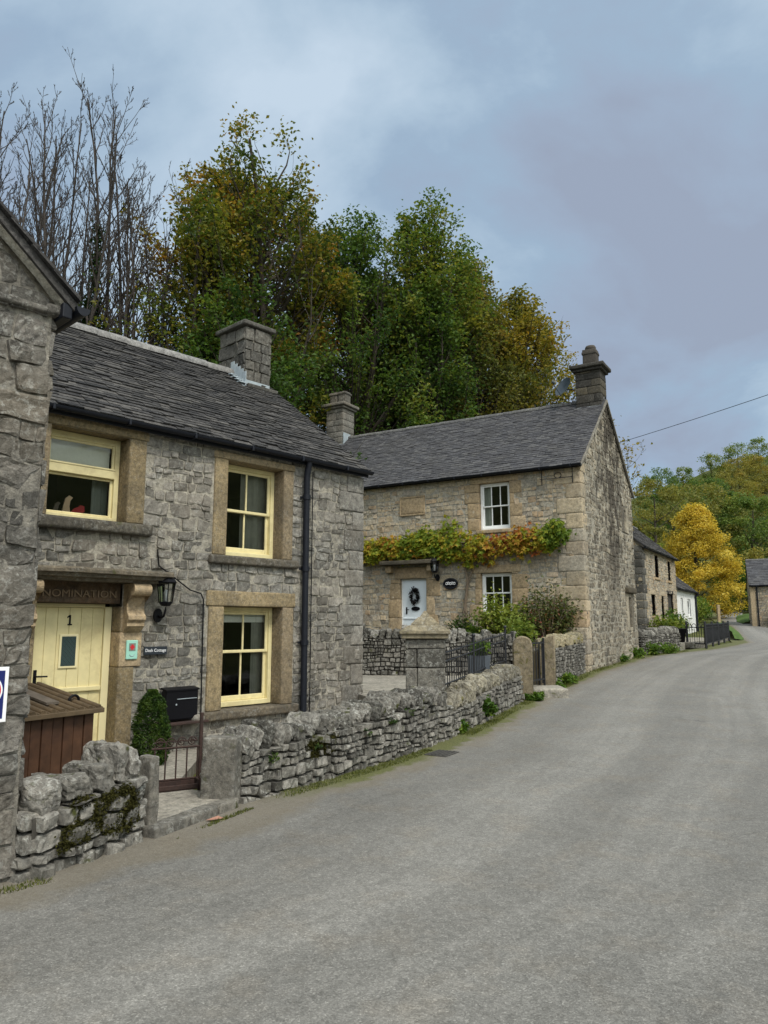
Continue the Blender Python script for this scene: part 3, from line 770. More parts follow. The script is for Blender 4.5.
vb = MB(); n = 40; uu = np.linspace(.04, -3, n); wv_ = vn(np.stack([uu * 6, uu * 0, uu * 0], 1), 4) * .014
A_ = LB.P(uu, 3.86 - .02 - uu * k + wv_, .06 + wv_); B_ = LB.P(uu, 3.86 + .025 - uu * k, .10 + wv_); C_ = LB.P(uu, 3.86 - .04 - uu * k + wv_, .0)
vb.add(np.concatenate([A_, B_, C_]), [[q, q + 1, q + n + 1, q + n] for q in range(n - 1)] + [[q, q + 1, q + 2 * n + 1, q + 2 * n] for q in range(n - 1)], 0, .5, True)
vb.build('verge_mortar', M['mortar'], R_)
gm = MB(); th = np.linspace(PI, 2 * PI, 8); gz = 3.86 - .04
a = LB.P(.155 + .05 * np.cos(th), gz + .06 * np.sin(th), .16); d = LB.P(.155 + .05 * np.cos(th), gz + .06 * np.sin(th), -5)
gm.add(np.concatenate([a, d]), [[q, q + 1, q + 9, q + 8] for q in range(7)], 0, .5, True); gm.add(a, [list(range(8))], 0, .5)
fb(gm, LB, .03, .10, gz - .09, gz + .02, -5, .11)
gm.build('gutter', M['gutter'], root)

# ------------------------------------------------------------------ cottage with cream windows
F1 = Fr(-3.506, 8.3, 43); L1 = 4.60; E1 = 4.10; Z1r = 6.07; D1 = 5.3; U1L = -1.6
root = empty('stone_cottage', tuple(F1.P(1.5, 0, -2.3)), 'grey limestone cottage with cream window frames and a cream front door', 'cottage')
COT1 = root
HOL = [(-.58, .80, -.2, 2.16), (-.55, .82, 2.66, 4.0), (1.82, 3.18, 2.40, 3.90), (1.80, 3.22, .40, 2.01)]
BHOL = [(-.55, .62, -.2, 2.09), (-.33, .61, 2.78, 3.82), (2.04, 3.0, 2.5, 3.80), (2.04, 3.02, .5, 1.83)]
mb = MB()
rubble(mb, F1.P, free_rects(U1L, L1 - .0, -.25, 4.05, HOL), hmax=.18, asp=2.35, gap=.006, depth=.017, rough=.026, warp=.05, res=.036, hmin=.095, seed=41, corner=.25, base=-.003, bounds=(U1L, L1 + .004, -.3, 4.06))
wall_sheet(mb, F1, U1L, L1, -.3, 4.05, BHOL, .007, 1)
wall_sheet(mb, F1, U1L, L1, -.3, 4.05, BHOL, -.3, 1)
S1 = Fr(*F1.P(L1, 0)[:2], -47)
rubble(mb, S1.P, [(0, D1, -.25, 5.9)], hmax=.24, asp=1.9, gap=.005, depth=.026, rough=.02, warp=.05, res=.09, hmin=.095, seed=42, corner=.25, base=-.003, clamp=lambda u: 4.0 + (D1 / 2 - np.abs(np.asarray(u) - D1 / 2)) * (Z1r - E1) / (D1 / 2))
wall_sheet(mb, S1, 0, D1, -.3, 4.02, [], .006, 1, (D1 / 2, Z1r - .05))
bk = Fr(*F1.P(U1L, 0, -D1)[:2], 43)
wall_sheet(mb, bk, 0, L1 - U1L, -.3, 4.0, [], 0, 1)
S1b = Fr(*F1.P(U1L, 0)[:2], -47); wall_sheet(mb, S1b, 0, D1, -.3, 4.02, [], 0, 1, (D1 / 2, Z1r - .05))
mb.build('wall', [M['lime_grey'], M['mortar']], root)
# quoins at the far corner
qb = MB(); z = -.25; q = 0; rg = np.random.default_rng(8)
while z < 3.9:
    h = min(rg.uniform(.26, .36), 3.97 - z); wd = (.44, .26)[q % 2] * rg.uniform(.75, 1.25); wn = (.27, .46)[q % 2]
    fb(qb, F1, L1 - wd, L1 + .03, z + .006, z + h - .006, -wn, .034, .012, 10, .018, 0, rg.random(), True, 6)
    z += h; q += 1
qb.build('quoin', M['lime_grey'], root)
# dark rooms behind the windows
ib = MB()
for (ua, ub, za, zb) in ((-1.5, 1.2, 2.3, 3.95), (1.25, 4.5, 2.3, 3.95), (1.25, 4.5, .1, 2.2), (-1.5, 1.2, -.2, 2.2)):
    p = lambda u, z, h: F1.P(u, z, h)
    c0 = [p(ua, za, -.32), p(ub, za, -.32), p(ub, zb, -.32), p(ua, zb, -.32), p(ua, za, -3.4), p(ub, za, -3.4), p(ub, zb, -3.4), p(ua, zb, -3.4)]
    ib.add(c0, [[0, 1, 5, 4], [3, 7, 6, 2], [0, 4, 7, 3], [1, 2, 6, 5], [4, 5, 6, 7]], 0, .5)
ib.build('interior', M['room'], root)

DP = -.19
# upper left window: one wide casement, blind drawn part way
W1 = MB()
for t in ((-.33, -.27, 2.79, 3.82), (.54, .60, 2.79, 3.82)): fb(W1, F1, *t, DP - .07, DP)
fb(W1, F1, -.27, .54, 3.74, 3.82, DP - .07, DP - .001); fb(W1, F1, -.27, .54, 2.79, 2.855, DP - .07, DP + .012)
fb(W1, F1, -.27, .54, 3.33, 3.43, DP - .07, DP + .014); fb(W1, F1, -.27, .54, 3.43, 3.455, DP - .05, DP + .02)
W1 = W1.build('window', M['cream'], root)
for (ua, ub, za, zb, hh) in ((-.27, .54, 3.43, 3.74, DP - .01), (-.27, .54, 2.855, 3.33, DP - .03)):
    s_ = MB(); fb(s_, F1, ua, ua + .035, za, zb, hh - .03, hh); fb(s_, F1, ub - .035, ub, za, zb, hh - .03, hh); fb(s_, F1, ua + .035, ub - .035, zb - .03, zb, hh - .03, hh - .001); fb(s_, F1, ua + .035, ub - .035, za, za + .03, hh - .03, hh - .001)
    s_.build('sash', M['cream'], W1)
    g_ = MB(); g_.add(F1.P([ua, ub, ub, ua], [za, za, zb, zb], hh - .018), [[0, 1, 2, 3]]); g_.build('pane', GLASS, W1)
bl = MB(); fb(bl, F1, -.27, .52, 3.47, 3.76, DP - .12, DP - .112); bl.build('blind', M['blind'], W1)
cu = MB(); x = np.linspace(  .36, .56, 14); dp = DP - .2 + .02 * np.sin(np.arange(14) * 1.2)
V = np.concatenate([F1.P(x, 2.8, dp), F1.P(x, 3.7, dp)]); cu.add(V, [[q, q + 1, q + 15, q + 14] for q in range(13)], 0, .5, True); cu.build('curtain', M['curtain'], W1)
bd = MB(); fb(bd, F1, -.34, .62, 2.765, 2.787, -.6, DP - .07); bd.build('window_board', M['cream_light'], W1)
block(W1, 'lintel', M['sandstone'], F1, -.60, .86, 3.825, 4.01, -.32, .035)
block(W1, 'jamb', M['sandstone'], F1, .605, .83, 2.79, 3.82, -.32, .04, .015, 8); block(W1, 'jamb', M['sandstone'], F1, -.55, -.335, 2.79, 3.82, -.32, .04, .015, 8)
block(W1, 'sill', M['sand_dark'], F1, -.62, .93, 2.645, 2.785, -.32, .11, .03, 8, .015)

def surround(W, u0, u1, z0, z1, jl, jr, lt, lu, su, st, sd_=.09):
    block(W, 'lintel', M['sandstone'], F1, lu[0], lu[1], z1, z1 + lt, -.32, .035, .014, 8, .008)
    block(W, 'jamb', M['sandstone'], F1, u0 - jl, u0, z0, z1 - .003, -.32, .032, .014, 8, .008)
    block(W, 'jamb', M['sandstone'], F1, u1, u1 + jr, z0, z1 - .003, -.32, .032, .014, 8, .008)
    block(W, 'sill', M['sand_dark'], F1, su[0], su[1], z0 - st, z0 - .003, -.32, sd_, .025, 8, .012)
W2 = window(root, F1, 2.045, 2.998, 2.51, 3.79, DP, M['cream'], 3.15, (2, 2), .06, .024, curtain=[(2.5, 2.95, M['curtain_dark'])])
surround(W2, 2.04, 3.0, 2.5, 3.795, .21, .18, .10, (1.80, 3.20), (1.77, 3.27), .12)
W3 = window(root, F1, 2.045, 3.015, .51, 1.825, DP, M['cream'], 1.23, (2, 2), .06, .024, blind=1.62, curtain=[(2.75, 2.97, M['curtain_dark'])])
surround(W3, 2.04, 3.02, .5, 1.83, .23, .20, .20, (1.77, 3.25), (1.77, 3.30), .12)
# front door: boarded stable door, carved head, hood on scrolled brackets
dr = MB(); x0, x1 = -.30, .51; n = 6
for q in range(n):
    a = x0 + (x1 - x0) * q / n; c = x0 + (x1 - x0) * (q + 1) / n
    for (za, zb) in ((.02, .86), (.87, 1.785)): fb(dr, F1, a + .001, c - .001, za, zb, DP - .06, DP - .012, .006)
fb(dr, F1, x0 + .01, x1 - .005, .84, .895, DP - .012, DP + .02, .01)
D_ = dr.build('door', M['cream'], root)
df = MB(); fb(df, F1, .513, .60, -.05, 1.80, DP - .07, DP + .012); fb(df, F1, -.36, -.303, -.05, 1.80, DP - .07, DP + .012); fb(df, F1, -.303, .513, 1.788, 1.83, DP - .07, DP + .010); df.build('door_frame', M['cream_light'], D_)
gl = MB(); fb(gl, F1, .00, .215, 1.105, 1.485, DP - .013, DP + .004, .006); gl.build('glazing_bead', M['cream_light'], D_)
gl = MB(); fb(gl, F1, .025, .19, 1.13, 1.46, DP, DP + .006, .002)
for q in range(9):
    for sgn in (1, -1):
        a = np.array([.0, 1.0]); x = -.16 + q * .055
        p0 = F1.P(np.clip(.025 + x, .025, .19), 1.13, DP + .008)
mm, nt_ = NT('leaded_glass'); bb = NB(nt_); bb.out((.045, .075, .075), .15, None, .5)
gl.build('door_glass', mm, D_)
ld = MB()
for q in range(-4, 6):
    for sgn in (1, -1):
        xa, xb = .1075 + q * .045 - sgn * .0825, .1075 + q * .045 + sgn * .0825
        t0, t1 = 0, 1; pa = np.array([xa, 1.20]); pb = np.array([xb, 1.39])
        L_ = [(pa + (pb - pa) * t) for t in np.linspace(-.4, 1.4, 60)]; L_ = [p for p in L_ if .028 < p[0] < .187 and 1.135 < p[1] < 1.455]
        if len(L_) > 3: tube(ld, [F1.P(L_[0][0], L_[0][1], DP + .007), F1.P(L_[-1][0], L_[-1][1], DP + .007)], .0022, 4)
ld.build('lead_strips', M['slate_sign'], D_)
hd = MB(); fb(hd, F1, -.262, -.225, .90, 1.10, DP - .012, DP, .004); tube(hd, [F1.P(-.243, 1.03, DP - .01), F1.P(-.243, 1.03, DP + .045), F1.P(-.13, 1.028, DP + .05)], .009, 8); hd.build('handle', M['black'], D_)
hn = MB(); fb(hn, F1, -.285, -.2, .84, .90, DP + .03, DP + .05, .008); hn.build('latch', M['black'], D_)
nb = MB(); fb(nb, F1, .098, .118, 1.59, 1.70, DP - .012, DP - .002, .003); fb(nb, F1, .082, .134, 1.585, 1.60, DP - .012, DP - .001, .003)
extrude(nb, F1.P([.098, .098, .078, .078], [1.699, 1.678, 1.665, 1.68], DP - .012), F1.N * .01); nb.build('door_number', M['black'], D_)
block(D_, 'jamb', M['sandstone'], F1, .605, .80, 1.505, 1.80, -.3, .03, .012, 8, .006); block(D_, 'jamb', M['sandstone'], F1, .603, .80, -.1, 1.10, -.3, .03, .012, 8, .006)
block(D_, 'jamb', M['sand_light'], F1, .604, .885, 1.105, 1.50, -.3, .034, .012, 8, .004); block(D_, 'jamb', M['sandstone'], F1, -.58, -.363, -.1, 1.80, -.3, .03, .012, 8, .006)
hdl = block(D_, 'door_head', M['head_brown'], F1, -.58, .62, 1.833, 2.09, -.3, -.03, .012, 8, .006)
text('NOMINATION', .115, F1.P(.13, 1.935, -.018), F1.U * 1.16, F1.Z, M['lettering'], 'carved_lettering', D_, .008)
hb = MB()
pr = [(-.02, 2.235), (.30, 2.215), (.335, 2.19), (.335, 2.155), (.30, 2.145), (.285, 2.11), (.24, 2.10), (.22, 2.07), (-.02, 2.07)]
nseg = 12; us = np.linspace(-.98, 1.10, nseg)
for a, c in zip(us[:-1], us[1:]):
    pass
ring = np.stack([F1.P(u, np.array([p[1] for p in pr]) + vn(np.array([[u * 5, p[0] * 9, p[1] * 9] for p in pr]), 3) * .008, np.array([p[0] for p in pr]) + vn(np.array([[u * 5 + 4, p[0] * 9, p[1] * 9] for p in pr]), 4) * .008) for u in us])
kk = len(pr); V = ring.reshape(-1, 3)
hb.add(V, [[i * kk + j, i * kk + (j + 1) % kk, (i + 1) * kk + (j + 1) % kk, (i + 1) * kk + j] for i in range(nseg - 1) for j in range(kk)], 0, .6)
hb.add(ring[0], [list(range(kk))], 0, .6); hb.add(ring[-1], [list(range(kk))], 0, .6)
hb.build('door_hood', M['sand_dark'], D_)
for uc in (.745, -.51):
    bb_ = MB(); prof = []
    for t in np.linspace(.55 * PI, -1.1 * PI, 16): prof.append((.20 + .075 * math.cos(t), 1.995 + .072 * math.sin(t)))
    prof = [(0, 2.068)] + prof + [(.12, 1.90), (.10, 1.80), (.115, 1.72), (.15, 1.69), (.155, 1.65), (.12, 1.615), (.125, 1.575), (.06, 1.52), (.0, 1.48)]
    p = F1.P(np.full(len(prof), uc - .11), [q[1] for q in prof], [q[0] for q in prof]); 
    half = len(prof)
    V = np.concatenate([p, p + F1.U * .22]); bb_.add(V, [[i, i + half, (i + 1) % half + half, (i + 1) % half] for i in range(half)], 0, .7)
    c0, c1 = p.mean(0), p.mean(0) + F1.U * .22; ci = F1.P(uc - .11, 1.8, .05)
    for off in (0, 1):
        pp = p + F1.U * .22 * off; cc = ci + F1.U * .22 * off
        bb_.add(np.concatenate([pp, [cc]]), [[i, (i + 1) % half, half] for i in range(half)], 0, .7)
    bb_.build('bracket', M['sand_light'], D_)
# roof of stone slates
rf = MB(); hE = .10; zE = E1 - .10 * (Z1r - E1) / (D1 / 2)
hm_ = -D1 / 2
roof_slab(rf, F1, U1L - .1, L1 + .04, .08, zE + .012, hm_, Z1r, .07, 1); roof_slab(rf, F1, U1L - .1, L1 + .04, -D1 - .15, zE, hm_, Z1r, .07, 1)
slates(rf, F1, U1L - .1, L1 + .07, hE + .05, zE - .03, hm_ + .02, Z1r + .01, .10, .21, .014, 3, 0, .005, .80)
slates(rf, F1, U1L - .1, L1 + .07, -D1 - .2, zE - .03, hm_ - .02, Z1r + .01, .16, .34, .017, 4, 0, .012, .85)
RF = rf.build('roof', [M['slate_stone'], M['core']], root)
rt = MB(); ridge_tiles(rt, F1, U1L - .1, L1 + .05, hm_, Z1r + .06, .5, .12, 0, 3); rt.build('ridge_tiles', M['ridge'], RF)
gutter(root, F1, U1L, L1 + .08, zE - .03, hE + .07, .05)
downpipe(root, F1, 3.37, .1, zE - .04, .10, hE + .05, .048)
# chimney
cb = MB(); cu0, cu1, ch0, ch1 = 3.90, 4.48, hm_ - .39, hm_ + .39
rg = np.random.default_rng(3); z = 5.25; q = 0
fb(cb, F1, cu0 + .02, cu1 - .02, 5.1, 6.92, ch0 + .02, ch1 - .02, .01, 3, 0, 1, .5)
C1 = {'f': Fr(*F1.P(0, 0, ch1)[:2], 43), 'b': Fr(*F1.P(0, 0, ch0)[:2], 43)}
rubble(cb, C1['f'].P, [(cu0, cu1, 5.3, 6.93)], hmax=.26, asp=1.35, gap=.005, depth=.014, rough=.012, warp=.012, res=.07, hmin=.16, seed=5, base=-.03)
rubble(cb, lambda u, z, h: F1.P(cu0 - h, z, np.asarray(u)), [(ch0, ch1, 5.6, 6.93)], hmax=.26, asp=1.35, gap=.005, depth=.014, rough=.012, warp=.012, res=.07, hmin=.16, seed=6, base=-.03)
rubble(cb, lambda u, z, h: F1.P(cu1 + h, z, np.asarray(u)), [(ch0, ch1, 5.3, 6.93)], hmax=.26, asp=1.35, gap=.005, depth=.014, rough=.012, warp=.012, res=.1, hmin=.16, seed=7, base=-.03)
CH = cb.build('chimney', [M['chim_dark'], M['mortar_dark']], RF)
cc = MB(); fb(cc, F1, cu0 - .07, cu1 + .07, 6.935, 7.02, ch0 - .07, ch1 + .07, .02, 7, .012, 0, .5, True); cc.build('chimney_cap', M['chim_dark'], RF)
cp = MB(); lathe(cp, F1.P((cu0 + cu1) / 2 - .1, 0, hm_ - .12), [(.0, 7.0), (.13, 7.0), (.13, 7.07), (.10, 7.10), (.0, 7.10)], 14); cp.build('chimney_pot', M['pot'], RF)
fl = MB(); kz = (Z1r - E1) / (D1 / 2)
for q in range(5):
    h0 = hm_ + .02 + q * .09; zz_ = Z1r + .04 - (h0 - hm_) * kz
    fb(fl, F1, cu0 - .028, cu0 - .012, zz_ - .06, zz_ + .22, h0 - .01, h0 + .098, .003)
    fb(fl, F1, cu0 - .16, cu0 - .012, zz_ - .01, zz_ + .012, h0, h0 + .10, .003)
fb(fl, F1, cu0 - .05, cu1 - .02, Z1r - (.42) * kz + .03, Z1r - .42 * kz + .16, ch1 + .008, ch1 + .022, .003)
p = F1.P([cu0 - .1, cu1 - .02, cu1 - .02, cu0 - .1], [Z1r - .42 * kz + .08, Z1r - .42 * kz + .08, Z1r - .56 * kz + .06, Z1r - .56 * kz + .06], [ch1 - .01, ch1 - .01, ch1 + .14, ch1 + .14]); extrude(fl, p, (0, 0, .01), 0)
fl.build('flashing', M['lead'], RF)
lg = MB(); fb(lg, F1, cu0 + .03, cu1 + .12, Z1r - .44 * kz + .02, Z1r - .44 * kz + .10, ch1 - .01, ch1 + .10, .02, 6, .01, 0, .4, True); lg.build('drip_ledge', M['chim_dark'], RF)
# thin cable stapled to the wall
cbm = MB(); tube(cbm, [F1.P(u, z, .06) for u, z in ((1.02, 2.50), (1.05, 2.3), (1.5, 2.02), (1.66, 1.98), (1.70, 1.9), (1.71, 1.2), (1.72, .5), (1.72, .0))], .009, 5); cbm.build('wall_cable', M['black'], root)
cbm = MB(); tube(cbm, [F1.P(3.52, z, .06) for z in np.linspace(.1, 3.85, 6)], .008, 5); cbm.build('wall_cable', M['black'], root)

# ------------------------------------------------------------------ second cottage (end-on to the road)
F2 = Fr(5.54, 20.5, -59, 0, True); G2 = Fr(5.54, 20.5, 31)
L2 = 10.75; D2 = 6.2; E2 = 6.20; Z2 = 8.78
root = empty('stone_cottage', tuple(F2.P(5, .3, -3)), 'buff stone cottage with white sash windows, pale door and vine', 'cottage')
COT2 = root
mb = MB()
H2 = [(1.98, 3.22, 1.70, 3.32), (1.98, 3.22, 4.28, 6.05), (4.86, 5.92, .8, 3.42)]
B2 = [(2.12, 3.10, 1.82, 3.09), (2.12, 3.10, 4.38, 5.80), (4.93, 5.86, .8, 3.0)]
rubble(mb, F2.P, free_rects(0., L2, .1, 6.12, H2), hmax=.27, asp=2.0, gap=.010, depth=.020, rough=.016, warp=.05, res=.1, hmin=.1, seed=51, corner=.35, base=-.003)
wall_sheet(mb, F2, 0, L2, -.2, 6.2, B2, .007, 1); wall_sheet(mb, F2, 0, L2, -.2, 6.2, B2, -.3, 1)
bk = Fr(*F2.P(0, 0, -D2)[:2], -59, 0, True); wall_sheet(mb, bk, 0, L2, -.2, 6.2, [], 0, 1)
sd2 = Fr(*F2.P(L2, 0)[:2], 31, 0, True); wall_sheet(mb, sd2, 0, D2, -.2, 6.2, [], 0, 1, (D2 / 2, Z2 - .06))
mb.build('wall', [M['lime_buff'], M['mortar']], root)
mb = MB(); HG = [(4.70, 5.75, 1.35, 2.62), (4.62, 5.55, 4.62, 5.55)]
rk = lambda u: 6.16 + (D2 / 2 - np.abs(np.asarray(u) - D2 / 2)) * (Z2 - E2) / (D2 / 2)
rubble(mb, G2.P, free_rects(0, D2, -.1, 8.75, HG), hmax=.27, asp=1.5, gap=.016, depth=.026, rough=.026, warp=.06, res=.08, hmin=.09, seed=52, corner=.6, base=-.004, clamp=rk)
wall_sheet(mb, G2, 0, D2, -.2, 6.2, HG, .010, 1, (D2 / 2, Z2 - .06)); 
# gable stone darkened by rain running from the chimney
ms, nt = NT('gable_stained'); b_ = NB(nt)
src = M['lime_gable'].node_tree
def stained(base, name):
    m2 = base.copy(); m2.name = name; t = m2.node_tree; b = NB(t)
    pr_ = [n for n in t.nodes if n.type == 'BSDF_PRINCIPLED'][0]; lk = pr_.inputs['Base Color'].links[0]; srcs = lk.from_socket
    v = b.obj(); dots = []
    org = np.array(ORG[root.name])
    d = b.n('ShaderNodeVectorMath', operation='DOT_PRODUCT'); b.l(v, d.inputs[0]); d.inputs[1].default_value = tuple(G2.U)
    off = float(np.dot(org - G2.O, G2.U)); u = b.math('ADD', d.outputs['Value'], off)
    sp = b.n('ShaderNodeSeparateXYZ'); b.l(v, sp.inputs[0]); z = b.math('ADD', sp.outputs[2], float(org[2]))
    nz_ = b.noise(b.mapping(v, (1, 1, .5)), 2.3, 7, .7, .5)
    c = b.math('ABSOLUTE', b.math('SUBTRACT', u, 3.35)); c = b.math('SUBTRACT', 1.35, c)
    c = b.math('ADD', b.math('MULTIPLY', c, .3), b.math('MULTIPLY', b.math('SUBTRACT', nz_, .5), 3.0))
    zf = b.ramp(b.math('MULTIPLY', z, .1), [(.2, .25), (.42, 1.), (.9, 1.)])
    f = b.math('MULTIPLY', b.ramp(c, [(-.1, 0.), (.35, .9)]), zf)
    b.l(b.mix(f, srcs, (.055, .047, .038)), pr_.inputs['Base Color']); return m2
M['gable_st'] = stained(M['lime_gable'], 'gable_stone_rain_stained'); M['mortar_st'] = stained(M['mortar'], 'gable_mortar_rain_stained'); bpy.data.materials.remove(ms)
mb.build('gable_wall', [M['gable_st'], M['mortar_st']], root)
qb = MB(); z = .1; q = 0; rg = np.random.default_rng(18)
while z < 6.1:
    h = min(rg.uniform(.30, .46), 6.14 - z); wd = (.80, .48)[q % 2] * rg.uniform(.85, 1.1); wn = (.30, .42)[q % 2]
    c = F2.P((wd - .04) / 2, z + h / 2, (.035 - wn) / 2)
    fb(qb, F2, -.028, wd, z + .006, z + h - .006, -wn, .034, .012, 9, .016, 0, rg.random(), True, 5); z += h; q += 1
qb.build('quoin', M['lime_buff'], root)
ib = MB()
for (ua, ub, za, zb) in ((.5, 4.3, 1.2, 3.4), (.5, 4.3, 3.9, 6.0)):
    p = lambda u, z, h: F2.P(u, z, h)
    c0 = [p(ua, za, -.32), p(ub, za, -.32), p(ub, zb, -.32), p(ua, zb, -.32), p(ua, za, -3.4), p(ub, za, -3.4), p(ub, zb, -3.4), p(ua, zb, -3.4)]
    ib.add(c0, [[0, 1, 5, 4], [3, 7, 6, 2], [0, 4, 7, 3], [1, 2, 6, 5], [4, 5, 6, 7]], 0, .5)
ib.build('interior', M['room'], root)
def surround2(W, u0, u1, z0, z1, top):
    rg = np.random.default_rng(int(z1 * 10))
    block(W, 'lintel', M['sand_light'], F2, u0 - .28, u1 + .28, z1 + .003, top, -.3, .035, .012, 6, .01)
    for s in (0, 1):
        sm = MB(); z = z0
        while z < z1 - .05:
            h = min(rg.uniform(.3, .5), z1 - z); w_ = rg.choice([.16, .42]) * rg.uniform(.85, 1.15); a, c = (u0 - w_, u0) if s else (u1, u1 + w_)
            fb(sm, F2, a, c, z + .005, z + h - .005, -.3, .03, .012, 5, .01, 0, rg.random(), True, 6); z += h
        sm.build('jamb', M['sand_light'], W)
    block(W, 'sill', M['sand_light'], F2, u0 - .1, u1 + .1, z0 - .11, z0 - .003, -.3, .07, .012, 5, .008)
Wb = window(root, F2, 2.125, 3.095, 1.825, 3.085, -.10, M['white'], 2.5, (3, 3), .06, .028, curtain=[(2.13, 2.3, M['curtain_dark'])])
surround2(Wb, 2.12, 3.10, 1.82, 3.09, 3.32)
Wb = window(root, F2, 2.125, 3.095, 4.385, 5.795, -.10, M['white'], 5.1, (3, 3), .06, .028, curtain=[(2.8, 3.07, M['curtain']), (2.14, 2.3, M['curtain_dark'])])
surround2(Wb, 2.12, 3.10, 4.38, 5.80, 6.06)
dr = MB(); fb(dr, F2, 4.97, 5.82, .95, 2.96, -.16, -.10, .01); fb(dr, F2, 4.99, 5.80, 1.74, 1.80, -.10, -.08, .008)
D_ = dr.build('door', M['pale_blue'], root)
df = MB(); fb(df, F2, 4.93, 4.968, .9, 3.0, -.17, -.085, .005); fb(df, F2, 5.822, 5.86, .9, 3.0, -.17, -.085, .005); fb(df, F2, 4.968, 5.822, 2.962, 3.0, -.17, -.086, .005); df.build('door_frame', M['white'], D_)
hd = MB(); fb(hd, F2, 5.66, 5.71, 1.9, 2.12, -.1, -.085, .006); tube(hd, [F2.P(5.685, 2.04, -.09), F2.P(5.685, 2.04, -.05), F2.P(5.58, 2.04, -.045)], .014, 6); hd.build('handle', M['black'], D_)
lt = MB(); th = np.linspace(0, 2 * PI, 18, endpoint=False); p = F2.P(5.36 + .15 * np.cos(th) * (1 - .15 * np.cos(th) ** 2 * 0), 2.07 + .065 * np.sin(th), -.098); extrude(lt, p, F2.N * .022); lt.build('letter_plate', M['black'], D_)
block(D_, 'lintel', M['sand_light'], F2, 4.72, 6.05, 3.01, 3.36, -.3, .04, .012, 6, .01)
rg = np.random.default_rng(4)
for s in (0, 1):
    jm = MB(); z = .9
    while z < 2.98:
        h = min(rg.uniform(.38, .6), 3.0 - z); w_ = rg.uniform(.24, .5); a, c = (5.865, 5.865 + w_) if s else (4.925 - w_, 4.925)
        fb(jm, F2, a, c, z + .006, z + h - .006, -.3, .03, .012, 6, .01, 0, rg.random(), True, 5); z += h
    jm.build('jamb', M['sand_light'], D_)
block(D_, 'door_hood', M['chim_black'], F2, 4.55, 6.42, 3.43, 3.56, -.05, .38, .02, 6, .012)
for u in (4.72, 6.2): block(D_, 'bracket', M['sand_light'], F2, u - .1, u + .1, 3.2, 3.425, -.05, .22, .03, 5, .01)
block(root, 'blank_tablet', M['sand_light'], F2, 5.0, 5.8, 5.06, 5.56, -.05, .045, .02, 6, .008)
fr_ = MB()
for (a, c, e, f) in ((4.95, 5.85, 5.0, 5.055), (4.95, 5.85, 5.565, 5.62), (4.95, 5.0, 5.055, 5.565), (5.8, 5.85, 5.055, 5.565)): fb(fr_, F2, a, c, e, f, -.05, .05 + .002 * (e > 5.01), .008)
fr_.build('tablet_moulding', M['sand_light'], root)
# windows in the gable: two slim blind lights with stone jambs
for (ua, ub, za, zb, hood) in ((4.72, 5.74, 1.37, 2.60, True), (4.64, 5.53, 4.64, 5.53, False)):
    gw = MB(); mu = (ua + ub) / 2
    fb(gw, G2, ua + .32, ub - .32, za + .12, zb - .12, -.12, -.06, .01); W = gw.build('window', M['render_white'], root)
    sm = MB(); fb(sm, G2, ua, ua + .32, za, zb, -.2, .03, .015, 5, .01); fb(sm, G2, ub - .32, ub, za, zb, -.2, .03, .015, 5, .01); fb(sm, G2, ua + .32, ub - .32, zb - .12, zb, -.2, .028, .01); fb(sm, G2, ua + .32, ub - .32, za, za + .12, -.2, .04, .01)
    sm.build('stone_surround', M['lime_gable'], W)
    if hood: block(W, 'hood_mould', M['chim_black'], G2, ua - .08, ub + .08, zb + .01, zb + .2, -.05, .14, .03, 6, .02)
# roof of blue tiles
rf = MB(); k2 = (Z2 - E2) / (D2 / 2); hE = .16; zE = E2 - hE * k2; hm_ = -D2 / 2
roof_slab(rf, F2, -.05, L2 + .05, .14, zE + .02, hm_, Z2, .07, 1); roof_slab(rf, F2, -.05, L2 + .05, -D2 - .14, zE + .02, hm_, Z2, .07, 1)
slates(rf, F2, -.075, L2 + .08, hE + .04, zE - .02, hm_ + .02, Z2 + .005, .125, .2, .011, 13, 0, .004, .95)
slates(rf, F2, -.075, L2 + .08, -D2 - .2, zE - .03, hm_ - .02, Z2 + .005, .2, .35, .012, 14, 0, .004, 1)
RF = rf.build('roof', [M['tile_blue'], M['core']], root)
rt = MB(); ridge_tiles(rt, F2, -.05, L2 + .05, hm_, Z2 + .05, .35, .10, 0, 5); rt.build('ridge_tiles', M['ridge_blue'], RF)
gutter(root, F2, -.1, L2, zE - .02, hE + .07, .06)
vg = MB()
for sgn, hh in ((1, hE), (-1, -D2 - hE)):
    p = F2.P([-.10, -.10, -.10, -.10], [zE - .09, zE - .01, Z2 - .01, Z2 - .09], [hh, hh, hm_, hm_]); extrude(vg, p, F2.U * .05, 0, .5)
vg.build('verge', M['mortar_dark'], RF)
def stack(parent, fr, u0, u1, h0, h1, z0, z1, cap, mat, seed):
    cb = MB(); fb(cb, fr, u0 + .02, u1 - .02, z0, z1, h0 + .02, h1 - .02, .01, 3, 0, 0, .5)
    rg = np.random.default_rng(seed); z = z0; q = 0
    while z < z1 - .05:
        h = min(rg.uniform(.22, .3), z1 - z); s = rg.uniform(.35, .65) if q % 2 else rg.uniform(.25, .45); x = u0 + (u1 - u0) * s
        for a, c in ((u0, x), (x, u1)): fb(cb, fr, a + .005, c - .005, z + .005, z + h - .005, h0, h1, .015, 5, .01, 0, rg.random(), True, 5)
        z += h; q += 1
    CHm = cb.build('chimney', mat, parent)
    cc = MB(); fb(cc, fr, u0 - .07, u1 + .07, z1 + .003, z1 + .09, h0 - .07, h1 + .07, .02, 5, .01, 0, .3, True); fb(cc, fr, u0 - .15, u1 + .15, z1 + .093, z1 + cap, h0 - .15, h1 + .15, .03, 5, .012, 0, .5, True)
    cc.build('chimney_cap', mat, parent)
